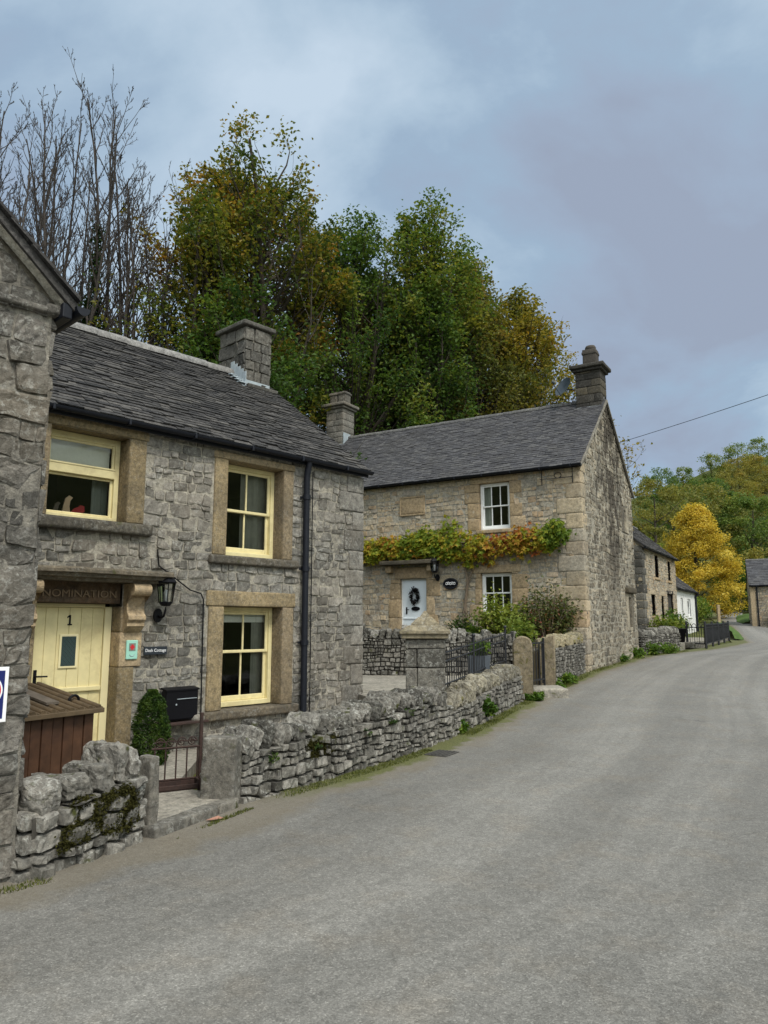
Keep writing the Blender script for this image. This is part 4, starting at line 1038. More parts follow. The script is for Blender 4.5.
stack(RF, F2, .0, .82, hm_ - .36, hm_ + .36, 8.2, 9.72, .22, M['chim_black'], 3)
pt = MB(); fb(pt, F2, .16, .60, 9.945, 10.52, hm_ - .2, hm_ + .2, .03, 5, .01, 0, .9, True); fb(pt, F2, .14, .62, 10.34, 10.44, hm_ - .22, hm_ + .22, .02, 4, 0, 0, .7); lathe(pt, F2.P(.37, 0, hm_), [(.0, 10.5), (.17, 10.5), (.18, 10.6), (.15, 10.66), (.0, 10.66)], 14); pt.build('chimney_pot', M['pot_dark'], RF)
stack(RF, F2, 9.95, 10.75, hm_ - .4, hm_ + .4, 8.0, 9.95, .22, M['lime_grey'], 9)
pt = MB()
for u in (10.16, 10.56): fb(pt, F2, u - .17, u + .17, 10.175, 10.70, hm_ - .2, hm_ + .2, .03, 5, .015, 0, None, True); fb(pt, F2, u - .2, u + .2, 10.58, 10.66, hm_ - .23, hm_ + .23, .02, 4, .01)
pt.build('chimney_pot', M['lime_dark'], RF)
fl = MB(); fb(fl, F2, -.02, .86, 8.36, 8.52, hm_ + .365, hm_ + .38, .003); fl.build('flashing', M['lead'], RF)
fl = MB(); fb(fl, F2, 9.92, 10.77, 8.36, 8.5, hm_ + .405, hm_ + .42, .003); fb(fl, F2, 9.90, 9.93, 8.4, 8.95, hm_ - .05, hm_ + .42, .003); fl.build('flashing', M['lead'], RF)

# ------------------------------------------------------------------ third cottage, white outhouse, far cottage
F3 = Fr(13.608, 39., 31); root = empty('stone_cottage', tuple(F3.P(5, .9, -2.5)), 'small dark-windowed stone cottage beyond the vine cottage, before white outhouse', 'cottage')
def simple_house(root, fr, L, D, z0, ze, zr, holes, bh, mat, mort, stones, roofmat, roofn, seed, ov=.15, hm=.26):
    mb = MB()
    if stones: rubble(mb, fr.P, free_rects(0, L, z0, ze - .05, holes), hmax=hm, asp=1.9, gap=.014, depth=.03, rough=.02, warp=.05, res=.3, seed=seed, corner=.4)
    wall_sheet(mb, fr, 0, L, z0 - .5, ze, bh, .012, 1)
    wall_sheet(mb, fr, 0, L, z0 - .5, ze, bh, -.3, 1)
    ga = math.degrees(math.atan2(-fr.N[0], -fr.N[1]))
    for u in (0, L):
        s = Fr(*fr.P(u, 0)[:2], ga); sg = 1 if np.dot(s.N, fr.U) * (1 if u else -1) > 0 else -1
        f = (lambda u_, z_, h_, s=s, sg=sg: s.P(u_, z_, np.asarray(h_) * sg))
        if stones: rubble(mb, f, [(0, D, z0, zr)], hmax=hm, asp=1.9, gap=.014, depth=.03, rough=.02, warp=.05, res=.3, seed=seed + 1, corner=.4, clamp=lambda q: ze + (D / 2 - np.abs(np.asarray(q) - D / 2)) * (zr - ze) / (D / 2))
        mb.add(f(np.array([0, D, D, D / 2, 0]), np.array([z0 - .5, z0 - .5, ze, zr - .04, ze]), np.full(5, .012)), [[0, 1, 2, 3, 4]], 1, .5)
    bk = fr.P([0, L, L, 0], [z0 - .5, z0 - .5, ze, ze], -D); mb.add(bk, [[0, 1, 2, 3]], 1, .5)
    mb.build('wall', [mat, mort], root)
    ib = MB(); c0 = [fr.P(u, z, h) for u, z, h in ((.3, z0, -.32), (L - .3, z0, -.32), (L - .3, ze, -.32), (.3, ze, -.32), (.3, z0, -D + .4), (L - .3, z0, -D + .4), (L - .3, ze, -D + .4), (.3, ze, -D + .4))]
    ib.add(c0, [[0, 1, 5, 4], [0, 4, 7, 3], [1, 2, 6, 5], [4, 5, 6, 7]], 0, .5); ib.build('interior', M['room'], root)
    rf = MB(); k = (zr - ze) / (D / 2)
    for a, c in ((ov, 0), (-D - ov, 0)):
        roof_slab(rf, fr, -.1, L + .1, a, ze - ov * k + .06, -D / 2, zr + .06, .1, 1)
    slates(rf, fr, -.12, L + .12, ov + .03, ze - ov * k + .03, -D / 2, zr + .07, roofn, roofn * 1.7, .018, seed, 0, .01, .9)
    RF = rf.build('roof', [roofmat, M['core']], root)
    rt = MB(); ridge_tiles(rt, fr, -.1, L + .1, -D / 2, zr + .1, .5, .11, 0, seed); rt.build('ridge_tiles', M['ridge_blue'], RF)
    gutter(root, fr, -.1, L + .1, ze - ov * k, ov + .09, .06)
    return RF
HH = [(3.3, 4.3, 4.2, 5.5), (7.1, 8.1, 4.2, 5.4), (1.9, 2.9, 2.05, 3.2), (4.6, 5.4, 1.7, 3.2), (6.5, 8.4, .9, 3.4)]
RF3 = simple_house(root, F3, 9.7, 4.6, .6, 5.75, 7.75, HH, HH, M['lime_buff'], M['mortar'], True, M['slate_stone'], .22, 61)
for (ua, ub, za, zb) in HH[:4]:
    W = window(root, F3, ua, ub, za, zb, -.12, M['black'], None, (2, 2), .05, .03)
    block(W, 'sill', M['sand_light'], F3, ua - .15, ub + .15, za - .14, za, -.2, .08, .015, 4, .01); block(W, 'lintel', M['lime_buff'], F3, ua - .2, ub + .2, zb + .002, zb + .24, -.2, .03, .015, 4, .01)
dr = MB()
for q in range(8): fb(dr, F3, 6.55 + q * .23, 6.77 + q * .23, .85, 3.35, -.16, -.1, .01)
D_ = dr.build('door', M['chim_black'], root); block(D_, 'lintel', M['chim_black'], F3, 6.3, 8.6, 3.40, 3.62, -.2, .03, .015, 4, .01)
qb = MB(); z = .6; q = 0; rg = np.random.default_rng(28)
while z < 5.6:
    h = min(rg.uniform(.35, .5), 5.7 - z); wd = (.8, .5)[q % 2]; fb(qb, F3, -.04, wd, z + .01, z + h - .01, -(.5, .8)[q % 2], .045, .02, 4, .015, 0, rg.random(), True, 4); z += h; q += 1
qb.build('quoin', M['chim_dark'], root)
FW = Fr(*F3.P(10.15, 0, -.1)[:2], 31); root = empty('white_outhouse', tuple(FW.P(3.5, .9, -2)), 'low white-rendered outhouse behind the hooped railing', 'outhouse')
HH = [(1.55, 2.3, 1.6, 3.3), (4.2, 5.4, 2.1, 3.3)]
simple_house(root, FW, 7.6, 3.6, .6, 3.95, 5.5, HH, HH, M['render_white'], M['render_white'], False, M['slate_stone'], .25, 71)
for (ua, ub, za, zb) in HH: 
    W = window(root, FW, ua, ub, za, zb, -.03, M['white'], None, (1, 1), .09, .05, curtain=[(ua + .1, ub - .1, M['render_white'])])
    block(W, 'sill', M['render_white'], FW, ua - .1, ub + .1, za - .12, za, -.2, .07, .01, 3, .0)
downpipe(root, FW, 7.4, .6, 3.8, .09, .24, .07)
FC = Fr(29.75, 60.3, 114)
root = empty('stone_cottage', tuple(FC.P(3.5, 1.4, -3)), 'slate-roofed stone cottage at the right edge, far up the road', 'cottage')
HH = [(2.0, 3.0, 3.0, 4.1), (4.9, 6.0, 2.2, 3.6)]
simple_house(root, FC, 7.5, 6.0, 1.3, 4.75, 6.9, HH, HH, M['lime_buff'], M['mortar_dark'], True, M['tile_blue'], .26, 81)
for (ua, ub, za, zb) in HH:
    W = window(root, FC, ua, ub, za, zb, -.12, M['black'], None, (2, 2), .06, .03)
    block(W, 'lintel', M['sand_dark'], FC, ua - .2, ub + .2, zb + .002, zb + .26, -.2, .05, .015, 4, .01)
qb = MB(); fb(qb, FC, -.06, .32, 1.0, 4.7, -.3, .05, .03, 5, .02, 0, .9, True); qb.build('quoin', M['sand_light'], root)
downpipe(root, FC, .45, 1.3, 4.6, .1, .24, .05)
# ------------------------------------------------------------------ walls along the road
dry_wall('short mossy dry-stone wall with big upright top stones, left of the gateway', [(-2.24, 4.98, 0), (-1.84, 5.84, 0)], [.39, .48], .36, .20, 1.9, 101, (.165, .25), depth=.075, lean=.12, res=.026, rough=.034, gap=.008, cope_rough=.03)
dry_wall('long dry-stone wall with leaning top stones under the cottage window', [(-1.32, 6.98, 0), (-.92, 7.58, 0), (-.48, 8.25, 0), (.12, 9.25, 0), (.50, 10.0, 0), (.93, 10.82, 0)], [.43, .45, .48, .53, .57, .45], .40, .145, 1.75, 102, (.135, .21), depth=.07, lean=.6, res=.032, rough=.032, gap=.008, cope_rough=.03)
dry_wall('low road wall carrying the black iron railing', [(.95, 10.86, 0), (1.56, 12.2, .03), (2.24, 13.9, .07), (2.72, 14.95, .1)], [.36, .44, .50, .50], .36, .16, 1.7, 103, (.19, .24), copemat='coping_grey', depth=.05, lean=.35, res=.05)
dry_wall('stone wall with yellowed slanting coping joining the vine cottage gable', [(3.75, 16.75, .14), (4.6, 18.7, .22), (5.40, 20.35, .3)], [.92, .86, .80], .38, .13, 1.7, 104, (.20, .24), 'lime_dry', 'coping_warm', depth=.05, lean=.4, res=.09)
dry_wall('dark dry-stone retaining wall with upright coping behind the terrace', [(-1.2, 15.9, .5), (.6, 15.7, .5), (1.8, 15.7, .5), (2.75, 15.75, .5)], [.86, .80, .74, .72], .4, .15, 1.7, 105, (.15, .26), depth=.06, lean=.15, res=.06, gap=.007)
dry_wall('stone wall with dark coping in front of the dark-windowed cottage', [(8.95, 26.1, .45), (10.5, 28.0, .5), (11.75, 29.8, .5)], [.72, .75, .76], .4, .15, 1.8, 106, (.3, .22), depth=.05, lean=.1, res=.14, gap=.016)
dry_wall('pale stone wall across the far end of the lane', [(43.2, 97.5, 2.9), (48.5, 99., 3.1)], [1.05, 1.0], .5, .25, 1.8, 107, (.5, .3), depth=.06, lean=.1, res=.4, gap=.02)
dry_wall('brownish stone wall beyond the white outhouse', [(23.8, 57.2, .9), (25.8, 61.5, 1.3), (29.6, 72, 1.9)], [1.35, 1.3, 1.0], .5, .25, 1.8, 108, (.5, .3), depth=.06, lean=.1, res=.4, gap=.02)

# gate posts at the cream cottage's gateway
def slab_post(label, c, ang, w_, t_, h, seed, group=None):
    mb = MB(); a = R(ang); U = np.array([math.sin(a), math.cos(a), 0]); N = np.array([math.cos(a), -math.sin(a), 0])
    rbox(mb, (c[0], c[1], c[2] + h / 2 - .05), np.array([U, N, [0, 0, 1.]]), (w_ / 2, t_ / 2, h / 2 + .05), .014, 11, .016, 0, .4, True, 4, seed)
    return tag(mb.build('stone_gatepost', M['post_stone']), label, 'gatepost', group)
slab_post('thin upright stone gatepost ending the mossy wall', (-1.83, 5.99, 0), 28, .09, .14, .58, 3)
slab_post('thick square stone gatepost beside the rusty gate', (-1.46, 6.93, 0), 8, .20, .31, .59, 5)
def round_post(label, c, ang, w_, t_, h, seed, half=False):
    a = R(ang); U = np.array([math.sin(a), math.cos(a), 0]); N = np.array([math.cos(a), -math.sin(a), 0]); pts = [(-w_ / 2, -.1)]
    if half: pts += [(-w_ / 2, h * .8)] + [(-w_ / 2 + w_ * (1 - math.cos(t)), h * .8 + h * .2 * math.sin(t)) for t in np.linspace(.2, PI / 2, 7)] + [(w_ / 2, -.1)]
    else: pts += [(-w_ / 2 * math.cos(t), h - w_ / 2 + w_ / 2 * math.sin(t)) for t in np.linspace(0, PI, 13)] + [(w_ / 2, -.1)]
    # stack of rings gives softly rounded faces
    mb = MB(); P2 = np.array(pts); n = len(P2); rings = []
    cz = np.array([0, h * .5])
    for (dd, sc_) in ((-.5, .86), (-.42, .97), (-.2, 1.), (.2, 1.), (.42, .97), (.5, .86)):
        q = cz + (P2 - cz) * np.array([sc_, 1 - (1 - sc_) * .35]); rings.append(np.array(c) + q[:, :1] * U + q[:, 1:] * np.array([0, 0, 1.]) + dd * t_ * N)
    V = np.concatenate(rings); V = V + (vn(V * 6, seed) * .012)[:, None]
    k = len(rings)
    mb.add(V, [[i * n + j, i * n + (j + 1) % n, (i + 1) * n + (j + 1) % n, (i + 1) * n + j] for i in range(k - 1) for j in range(n)] , 0, .5, True)
    mb.add(V[:n], [list(range(n))], 0, .5); mb.add(V[-n:], [list(range(n))], 0, .5)
    return tag(mb.build('stone_gatepost', M['post_warm']), label, 'gatepost')
round_post('round-topped stone gatepost at the end of the iron railing', (2.80, 15.2, .08), 100, .40, .26, 1.28, 2)
round_post('flat-sided stone gatepost rounded at one shoulder beside the yellowed coping', (3.58, 16.5, .12), 105, .34, .26, 1.24, 4, True)
gt = MB(); GF = Fr(3.0, 15.45, 33)
for q in range(5): tube(gt, [GF.P(.08 + q * .17, .35, -.04), GF.P(.08 + q * .17, 1.22, -.04)], .012, 6)
for z in (.42, 1.18): fb(gt, GF, 0, .86, z, z + .035, -.055, -.025, .004)
for u in (0., .84): fb(gt, GF, u, u + .035, .3, 1.3, -.06, -.02, .004)
tag(gt.build('iron_gate', M['iron']), 'narrow black iron gate between the two rounded stone posts', 'gate')
st = MB(); wbox(st, (2.95, 15.35, .05), (3.75, 16.3, .3), .03, 6, rough=.012, smooth=True); tag(st.build('stone_step', M['concrete']), 'pale stone step below the narrow iron gate', 'step')

# pier with pyramid cap
root = empty('stone_pier', (.605, 11.0, 0), 'square stone pier with a stepped pyramid cap', 'pier')
a = R(-4); PU = np.array([math.cos(a), math.sin(a), 0]); PN = np.array([-math.sin(a), math.cos(a), 0]); PA = np.array([PU, PN, [0, 0, 1.]])
sh = MB(); z = -.05; rg = np.random.default_rng(9); q = 0
pc = np.array([.605, 11.0, 0])
while z < 1.36:
    h = min(rg.uniform(.26, .36), 1.385 - z)
    if 1.385 - z - h < .1: h = 1.385 - z
    s = rg.uniform(-.12, .12)
    if q % 3 == 1:
        rbox(sh, pc + [0, 0, z + h / 2], PA, (.285, .28, h / 2 - .004), .014, 11, .022, 0, rg.random(), True, 5, q)
    else:
        for (x0, x1) in ((-.28, s), (s, .28)): rbox(sh, pc + PU * (x0 + x1) / 2 + [0, 0, z + h / 2], PA, ((x1 - x0) / 2 - .003, .28, h / 2 - .004), .014, 10, .022, 0, rg.random(), True, 5, q)
    z += h; q += 1
sh.build('shaft', M['pier_stone'], root)
cp = MB()
def pyr(mb, z0, z1, a0, a1):
    n = 5; V = []; 
    for z, w_ in ((z0, a0), (z1, a1)): V += [pc + PU * sx_ * w_ + PN * sy_ * w_ + [0, 0, z] for sx_, sy_ in ((-1, -1), (1, -1), (1, 1), (-1, 1))]
    mb.add(V, [[0, 1, 5, 4], [1, 2, 6, 5], [2, 3, 7, 6], [3, 0, 4, 7], [4, 5, 6, 7], [3, 2, 1, 0]], 0, .4)
rbox(cp, pc + [0, 0, 1.425], PA, (.335, .335, .035), .012, 5, .004, 0, .4, True)
rbox(cp, pc + [0, 0, 1.475], PA, (.365, .365, .022), .012, 5, .003, 0, .5, True)
pyr(cp, 1.499, 1.58, .36, .235); pyr(cp, 1.58, 1.605, .205, .20); pyr(cp, 1.605, 1.70, .198, .10); pyr(cp, 1.70, 1.79, .078, .015)
cp.build('cap', M['cap_stone'], root)

# iron railing on the low wall
Pf, Lf, sf = path_frame([(.78, 10.75, 0), (1.36, 12.12, .03), (2.06, 13.9, .07), (2.58, 14.98, .1)])
root = empty('iron_railing', tuple(Pf(Lf / 2, .6, 0)), 'black iron railing between the stone pier and rounded post', 'railing')
bz = lambda u: .60 + .12 * u / Lf; tz = lambda u: 1.12 + .18 * (u / Lf)
br_ = MB(); us = np.arange(.04, Lf, .115)
for u in us: tube(br_, [Pf(u, bz(u), -.15), Pf(u, tz(u) + .05, -.15)], .0075, 5)
br_.build('bars', M['iron'], root)
rl = MB()
for f, o in ((bz, .06), (tz, 0), (tz, -.13)): tube(rl, [Pf(u, f(u) + o, -.15) for u in np.linspace(0, Lf, 8)], .014, 5)
rl.build('rail', M['iron'], root)
for u in (.02, Lf * .52, Lf - .05):
    ps = MB(); tube(ps, [Pf(u, .4, -.15), Pf(u, tz(u) + .12, -.15)], .022, 8); lump(ps, Pf(u, tz(u) + .14, -.15), np.eye(3), (.035, .035, .035), 2, 4, 0); ps.build('post', M['iron'], root)

# hooped railing by the white outhouse
Pa = [(13.52, 33.45, .62), (13.90, 32.4, .6), (16.9, 37.9, .62), (20.1, 43.7, .68)]
Pr, Lr, sr = path_frame(Pa); root = empty('hooped_railing', Pa[1], 'black hooped iron railing projecting beside the road by the white outhouse', 'railing')
for u in list(sr) + [(sr[1] + sr[2]) / 2, (sr[2] + sr[3]) / 2]:
    ps = MB(); p = Pr(u, 0); wbox(ps, p + [-.04, -.04, -.1], p + [.04, .04, 1.1], .008); ps.build('post', M['iron'], root)
hp = MB(); u = .05
while u < Lr - .15:
    w_ = .26; t = np.linspace(0, PI, 9); tube(hp, np.concatenate([[Pr(u, .12)], Pr(u + w_ / 2 - w_ / 2 * np.cos(t), .86 + .13 * np.sin(t)), [Pr(u + w_, .12)]]), .017, 4)
    tube(hp, [Pr(u + w_ / 2, .12), Pr(u + w_ / 2, .8)], .014, 4)
    u += .28
hp.build('hoops', M['iron'], root)
rl = MB(); tube(rl, [Pr(u, .14) for u in np.linspace(0, Lr, 60)], .022, 4); tube(rl, [Pr(u, .84) for u in np.linspace(0, Lr, 60)], .022, 4); rl.build('rail', M['iron'], root)
lg = MB(); p = Pr(.0, 0); rbox(lg, (13.5, 34.0, .66), np.array([[.5, -.86, 0], [.86, .5, 0], [0, 0, 1.]]), (.95, .5, .14), .03, 6, .02, 0, .5, True); tag(lg.build('stone_ledge', M['post_stone']), 'low stone ledge under the left end of the hooped railing', 'ledge')
tb = MB(); lathe(tb, (13.25, 33.5, .80), [(0, 0), (.17, 0), (.24, .55), (.27, .57), (.25, .6), (.2, .55), (0, .54)], 14); tag(tb.build('black_tub', M['black']), 'black plastic tub standing at the left end of the hooped railing', 'tub')

# ------------------------------------------------------------------ paved surfaces
def slab(name, poly, z0, z1, mat):
    mb = MB(); p = [(x, y, z1) for x, y in poly]; extrude(mb, p, (0, 0, z0 - z1), 0, .5); return tag(mb.build(name, mat, origin=(0, 0, 0)), kind='structure')
f = lambda u, h: tuple(F1.P(u, 0, h)[:2])
slab('path', [(-1.86, 5.99), (-1.32, 6.93), (-2.0, 7.35), f(1.9, .0), f(-1.5, 0), (-2.9, 5.4), (-2.35, 5.15)], -.2, .07, M['concrete'])
slab('yard', [(-1.55, 7.0), (-.5, 8.5), (.2, 9.7), f(4.6, 0), f(1.85, 0)], -.2, .22, M['concrete'])
slab('terrace', [(.2, 9.75), (.75, 10.5), (1.6, 12.6), (2.7, 15.2), (2.95, 15.75), (-1.6, 16.0), f(4.55, -4), f(4.55, 0)], -.2, .54, M['concrete'])
slab('garden_bed', [(-1.6, 15.9), (2.9, 15.75), (3.7, 17.0), (5.35, 20.45), tuple(F2.P(L2, 0)[:2]), (-6, 22)], .0, 1.0, plain_mat('soil', (.06, .05, .03), .95, .4, 4, .2, .6))
slab('cottage_yard', [(9.1, 26.5), (11.9, 30.4), (13.4, 33.4), (20.3, 44.2), tuple(F3.P(9, 0)[:2]), tuple(F3.P(0, 0)[:2]), tuple(G2.P(6.2, 0)[:2])], 0., .78, M['concrete'])
kb = MB(); Pk, Lk, _ = path_frame([(-1.72, 5.86, 0), (-1.28, 6.84, 0)])
for u0, u1 in ((0, .42), (.425, .78), (.785, Lk)):
    c = Pk((u0 + u1) / 2, .012, -.07); rbox(kb, c, np.array([[.41, .912, 0], [.912, -.41, 0], [0, 0, 1.]]), ((u1 - u0) / 2, .075, .07), .02, 7, .01, 0, None, True, 6)
tag(kb.build('kerb', M['post_stone'], origin=(0, 0, 0)), kind='structure')
vgm = plain_mat('verge_grass', (.06, .105, .022), .9, .5, 2.5, .2, .6)
def verge(st):
    mb = MB(); V = []
    for (y, xa, xb, h) in st:
        for f, hh in ((0, h), (.5, h * .75), (1, .03)): V.append((xa + (xb - xa) * f, y, float(rz(y)) + hh))
    mb.add(V, [[i * 3 + j, i * 3 + j + 1, i * 3 + j + 4, i * 3 + j + 3] for i in range(len(st) - 1) for j in range(2)], 0, .5, True)
    return tag(mb.build('grass_verge', vgm, origin=(0, 0, 0)), kind='structure')
verge([(43.2, 20.2, 20.6, .1), (45, 20.9, 21.6, .45), (48, 21.8, 22.9, .6), (52, 23.4, 24.6, .6), (58, 25.6, 26.9, .5)])
verge([(64, 31.2, 30.7, .2), (67, 33.2, 31.6, .4), (71, 35.5, 33.5, .45), (76, 38.2, 35.8, .4), (82, 41, 38.8, .3)])

# ------------------------------------------------------------------ objects at the cream cottage
def lantern(fr, u, z, h, label, s=1., arm=True):
    P_ = lambda du, dz, dh: fr.P(u + du * s, z + dz * s, h + dh * s)
    root = empty('wall_lantern', tuple(P_(0, 0, 0)), label, 'lantern')
    a = MB(); th = np.linspace(0, 2 * PI, 14, endpoint=False); extrude(a, P_(.055 * np.cos(th), .085 * np.sin(th), np.zeros(14)), fr.N * .03 * s)
    tube(a, [P_(0, 0, .02), P_(0, -.03, .08), P_(0, -.01, .15), P_(0, .06, .18), P_(0, .11, .18)], .014 * s, 7); a.build('bracket', M['black'], root)
    c = np.array(P_(0, 0, .18)); c[2] = 0; zc = fr.P(u, z, h)[2]
    fm = MB(); Z0 = zc + .11 * s
    lathe(fm, c, [(0, Z0), (.05 * s, Z0), (.075 * s, Z0 + .03 * s), (.08 * s, Z0 + .05 * s), (0, Z0 + .05 * s)], 6, smooth=False)
    lathe(fm, c, [(.115 * s, Z0 + .27 * s), (.125 * s, Z0 + .285 * s), (.10 * s, Z0 + .32 * s), (.05 * s, Z0 + .37 * s), (.02 * s, Z0 + .385 * s), (.025 * s, Z0 + .41 * s), (0, Z0 + .43 * s)], 6, smooth=False)
    for k in range(6):
        t = k * PI / 3; tube(fm, [c + [.078 * s * math.cos(t), .078 * s * math.sin(t), Z0 + .04 * s], c + [.108 * s * math.cos(t), .108 * s * math.sin(t), Z0 + .275 * s]], .007 * s, 4)
    fm.build('frame', M['black'], root)
    g_ = MB(); lathe(g_, c, [(.074 * s, Z0 + .045 * s), (.104 * s, Z0 + .272 * s)], 6, smooth=False); g_.build('glass', GLASS, root)
    bl_ = MB(); lathe(bl_, c, [(0, Z0 + .05 * s), (.018 * s, Z0 + .05 * s), (.018 * s, Z0 + .13 * s), (.026 * s, Z0 + .16 * s), (.02 * s, Z0 + .19 * s), (0, Z0 + .2 * s)], 8); bl_.build('bulb', M['sign_white'], root)
lantern(F1, 1.06, 1.70, .05, 'black six-sided lantern beside the hood of the cream door')
lantern(F2, 4.50, 3.0, .05, 'black lantern right of the pale door under the vine', 1.25)
root = empty('letterbox', tuple(F1.P(1.38, .45, .1)), 'black metal letterbox on the wall beside the conifer', 'letterbox')
bx = MB(); fb(bx, F1, 1.155, 1.60, .455, .815, .06, .18, .02, 5); p = F1.P([1.15, 1.605, 1.605, 1.15], [.822, .822, .80, .80], [.05, .05, .19, .19]); extrude(bx, p, (0, 0, .018)); bx.build('box', M['black'], root)
ld = MB(); fb(ld, F1, 1.30, 1.57, .70, .708, .181, .19, .002); ld.build('slot', M['lead'], root)
ld = MB(); lathe(ld, (0, 0, 0), [(0, 0)] * 2 + [(.001, 0)], 4) if False else fb(ld, F1, 1.28, 1.30, .63, .65, .181, .19, .006); ld.build('lock', M['lead'], root)
shf = MB(); fb(shf, F1, 1.05, 1.72, .405, .435, .03, .24, .006); 
tag(shf.build('iron_shelf', M['rust']), 'rusty strip shelf fixed to the wall under the black letterbox', 'shelf')
rk_ = MB(); lump(rk_, F1.P(1.60, .455, .17), np.eye(3), (.09, .06, .05), 2.5, 5, .02); tag(rk_.build('loose_stone', M['lime_grey']), 'small pale stone lying on the shelf by the letterbox', 'stone')
root = empty('house_sign', tuple(F1.P(1.06, 1.24, .06)), 'dark slate nameplate lettered Dash Cottage beside the cream door', 'sign')
sg = MB(); fb(sg, F1, .905, 1.21, 1.235, 1.33, .045, .06, .003); sg.build('plate', M['slate_sign'], root)
text('Dash Cottage', .052, F1.P(1.057, 1.285, .0605), F1.U * .95, F1.Z, M['sign_white'], 'lettering', root, .0012)
root = empty('notice_plate', tuple(F1.P(.75, 1.18, .04)), 'mint green plate with a red mark on the door jamb', 'plate')
sg = MB(); fb(sg, F1, .68, .825, 1.19, 1.41, .035, .055, .008); sg.build('plate', M['mint'], root)
sg = MB(); fb(sg, F1, .712, .795, 1.285, 1.375, .0555, .058, .002); sg.build('window', M['curtain'], root)
sg = MB(); fb(sg, F1, .738, .768, 1.30, 1.36, .0583, .060, .001); fb(sg, F1, .725, .781, 1.318, 1.342, .0584, .0604, .001); sg.build('red_mark', M['red'], root)
sg = MB(); th = np.linspace(PI, 2 * PI, 8); tube(sg, F1.P(.753 + .03 * np.cos(th), 1.245 + .02 * np.sin(th), .057), .004, 4); sg.build('groove', M['lead'], root)
# road sign on the left house
root = empty('road_sign', tuple(LB.P(-.34, 1.0, .08)), 'blue sign with white border and red ring at the left edge', 'sign')
sg = MB(); fb(sg, LB, -.53, -.145, .99, 1.33, .085, .095, .002); sg.build('border', M['sign_white'], root)
sg = MB(); fb(sg, LB, -.51, -.168, 1.012, 1.308, .0952, .097, .001); sg.build('panel', M['navy'], root)
th = np.linspace(0, 2 * PI, 40, endpoint=False)
sg = MB(); extrude(sg, LB.P(-.28 + .102 * np.cos(th), 1.185 + .102 * np.sin(th), .0972), LB.N * .0016); sg.build('white_ring', M['sign_white'], root)
sg = MB(); extrude(sg, LB.P(-.28 + .092 * np.cos(th), 1.185 + .092 * np.sin(th), .0989), LB.N * .0016); sg.build('red_ring', M['red'], root)
sg = MB(); extrude(sg, LB.P(-.28 + .062 * np.cos(th), 1.185 + .062 * np.sin(th), .1006), LB.N * .0016); sg.build('blue_disc', M['navy'], root)
sg = MB(); d1 = LB.P([-.325, -.31, -.235, -.25], [1.235, 1.245, 1.135, 1.125], .1023); extrude(sg, d1, LB.N * .0012); sg.build('red_bar', M['red'], root)
# wooden bin store
BA = Fr(-2.95, 5.98, 31); root = empty('bin_store', tuple(BA.P(.4, 0, -.4)), 'brown wooden bin store with a ribbed sloping lid', 'bin store')
bd = MB(); W_ = .80
for q in range(8):
    a = q * .1; fb(bd, BA, a + .003, a + .097, .05, .835, -.04, .0 + .006 * (q % 2), .008)
for q in range(6):
    a = -.06 - q * .12; fb(bd, BA, W_ - .03, W_, .05, .87 + .025 * q, a - .116, a + .0, .008); fb(bd, BA, 0, .03, .05, .87 + .025 * q, a - .116, a, .008)
bd.build('boards', M['bin_wood'], root)
bk_ = MB(); fb(bk_, BA, .02, W_ - .02, .05, .98, -.78, -.74, .005); bk_.build('back_panel', M['bin_wood'], root)
lid = MB(); n = 10
for q in range(n):
    a = -.05 + (W_ + .10) * q / n; c = -.05 + (W_ + .10) * (q + 1) / n - .006
    p = BA.P([a, c, c, a], [.86, .86, 1.02, 1.02], [.06, .06, -.82, -.82]); extrude(lid, p, (0, 0, .022), 0)
    tube(lid, [BA.P((a + c) / 2, .88, .06), BA.P((a + c) / 2, 1.04, -.82)], .026, 6, 0)
L_ = lid.build('lid', M['lid_wood'], root)
ed = MB(); fb(ed, BA, -.05, W_ + .05, .835, .875, .05, .075, .005); ed.build('lid_edge', M['lid_wood'], L_)
sp_ = MB(); p = BA.P([.40, .52, .52, .40], [.925, .925, 1.06, 1.06], [-.10, -.10, -.82, -.82]); extrude(sp_, p, (0, 0, .02)); sp_.build('strap', M['timber'], L_)
hn = MB(); fb(hn, BA, .38, .52, 1.06, 1.10, -.86, -.76, .01); hn.build('hinge', M['black'], L_)
hn = MB(); t = np.linspace(0, PI, 8); tube(hn, BA.P(.70 + .05 * np.cos(t), .935 + .045 * np.sin(t), -.15), .012, 6); hn.build('handle', M['black'], L_)
# rusty gate standing open, with the scraper trough under it
root = empty('rusty_gate', (-1.95, 7.28, .07), 'small rusty scrolled iron gate standing open in the gateway', 'gate')
RG = Fr(-2.17, 7.16, 62)
gm = MB()
for q in range(5): tube(gm, [RG.P(.03 + q * .1, .14, 0), RG.P(.03 + q * .1, .47 + .03 * math.sin(q * 1.3), 0)], .008, 5)
gm.build('bars', M['rust'], root)
for z in (.15, .44):
    gm = MB(); tube(gm, [RG.P(.0, z, 0), RG.P(.45, z, 0)], .011, 5); gm.build('rail', M['rust'], root)
gm = MB(); tube(gm, [RG.P(.02, .497, 0), RG.P(.43, .497, 0)], .005, 4)
for s in (0, 1):
    for q in range(2):
        c = .075 + .1 * (2 * q) + (.1 if s else 0); t = np.linspace(0, 3.6 * PI, 26); r_ = .045 * (1 - t / (4.4 * PI)); tube(gm, RG.P(c + r_ * np.cos(t), .49 + r_ * np.sin(t), 0), .006, 4)
gm.build('scrolls', M['rust'], root)
gm = MB(); tube(gm, [RG.P(.46, .0, 0), RG.P(.46, .75, 0)], .02, 7); gm.build('hinge_post', M['rust'], root)
sc_ = MB(); RS = Fr(-2.2, 7.02, 62)
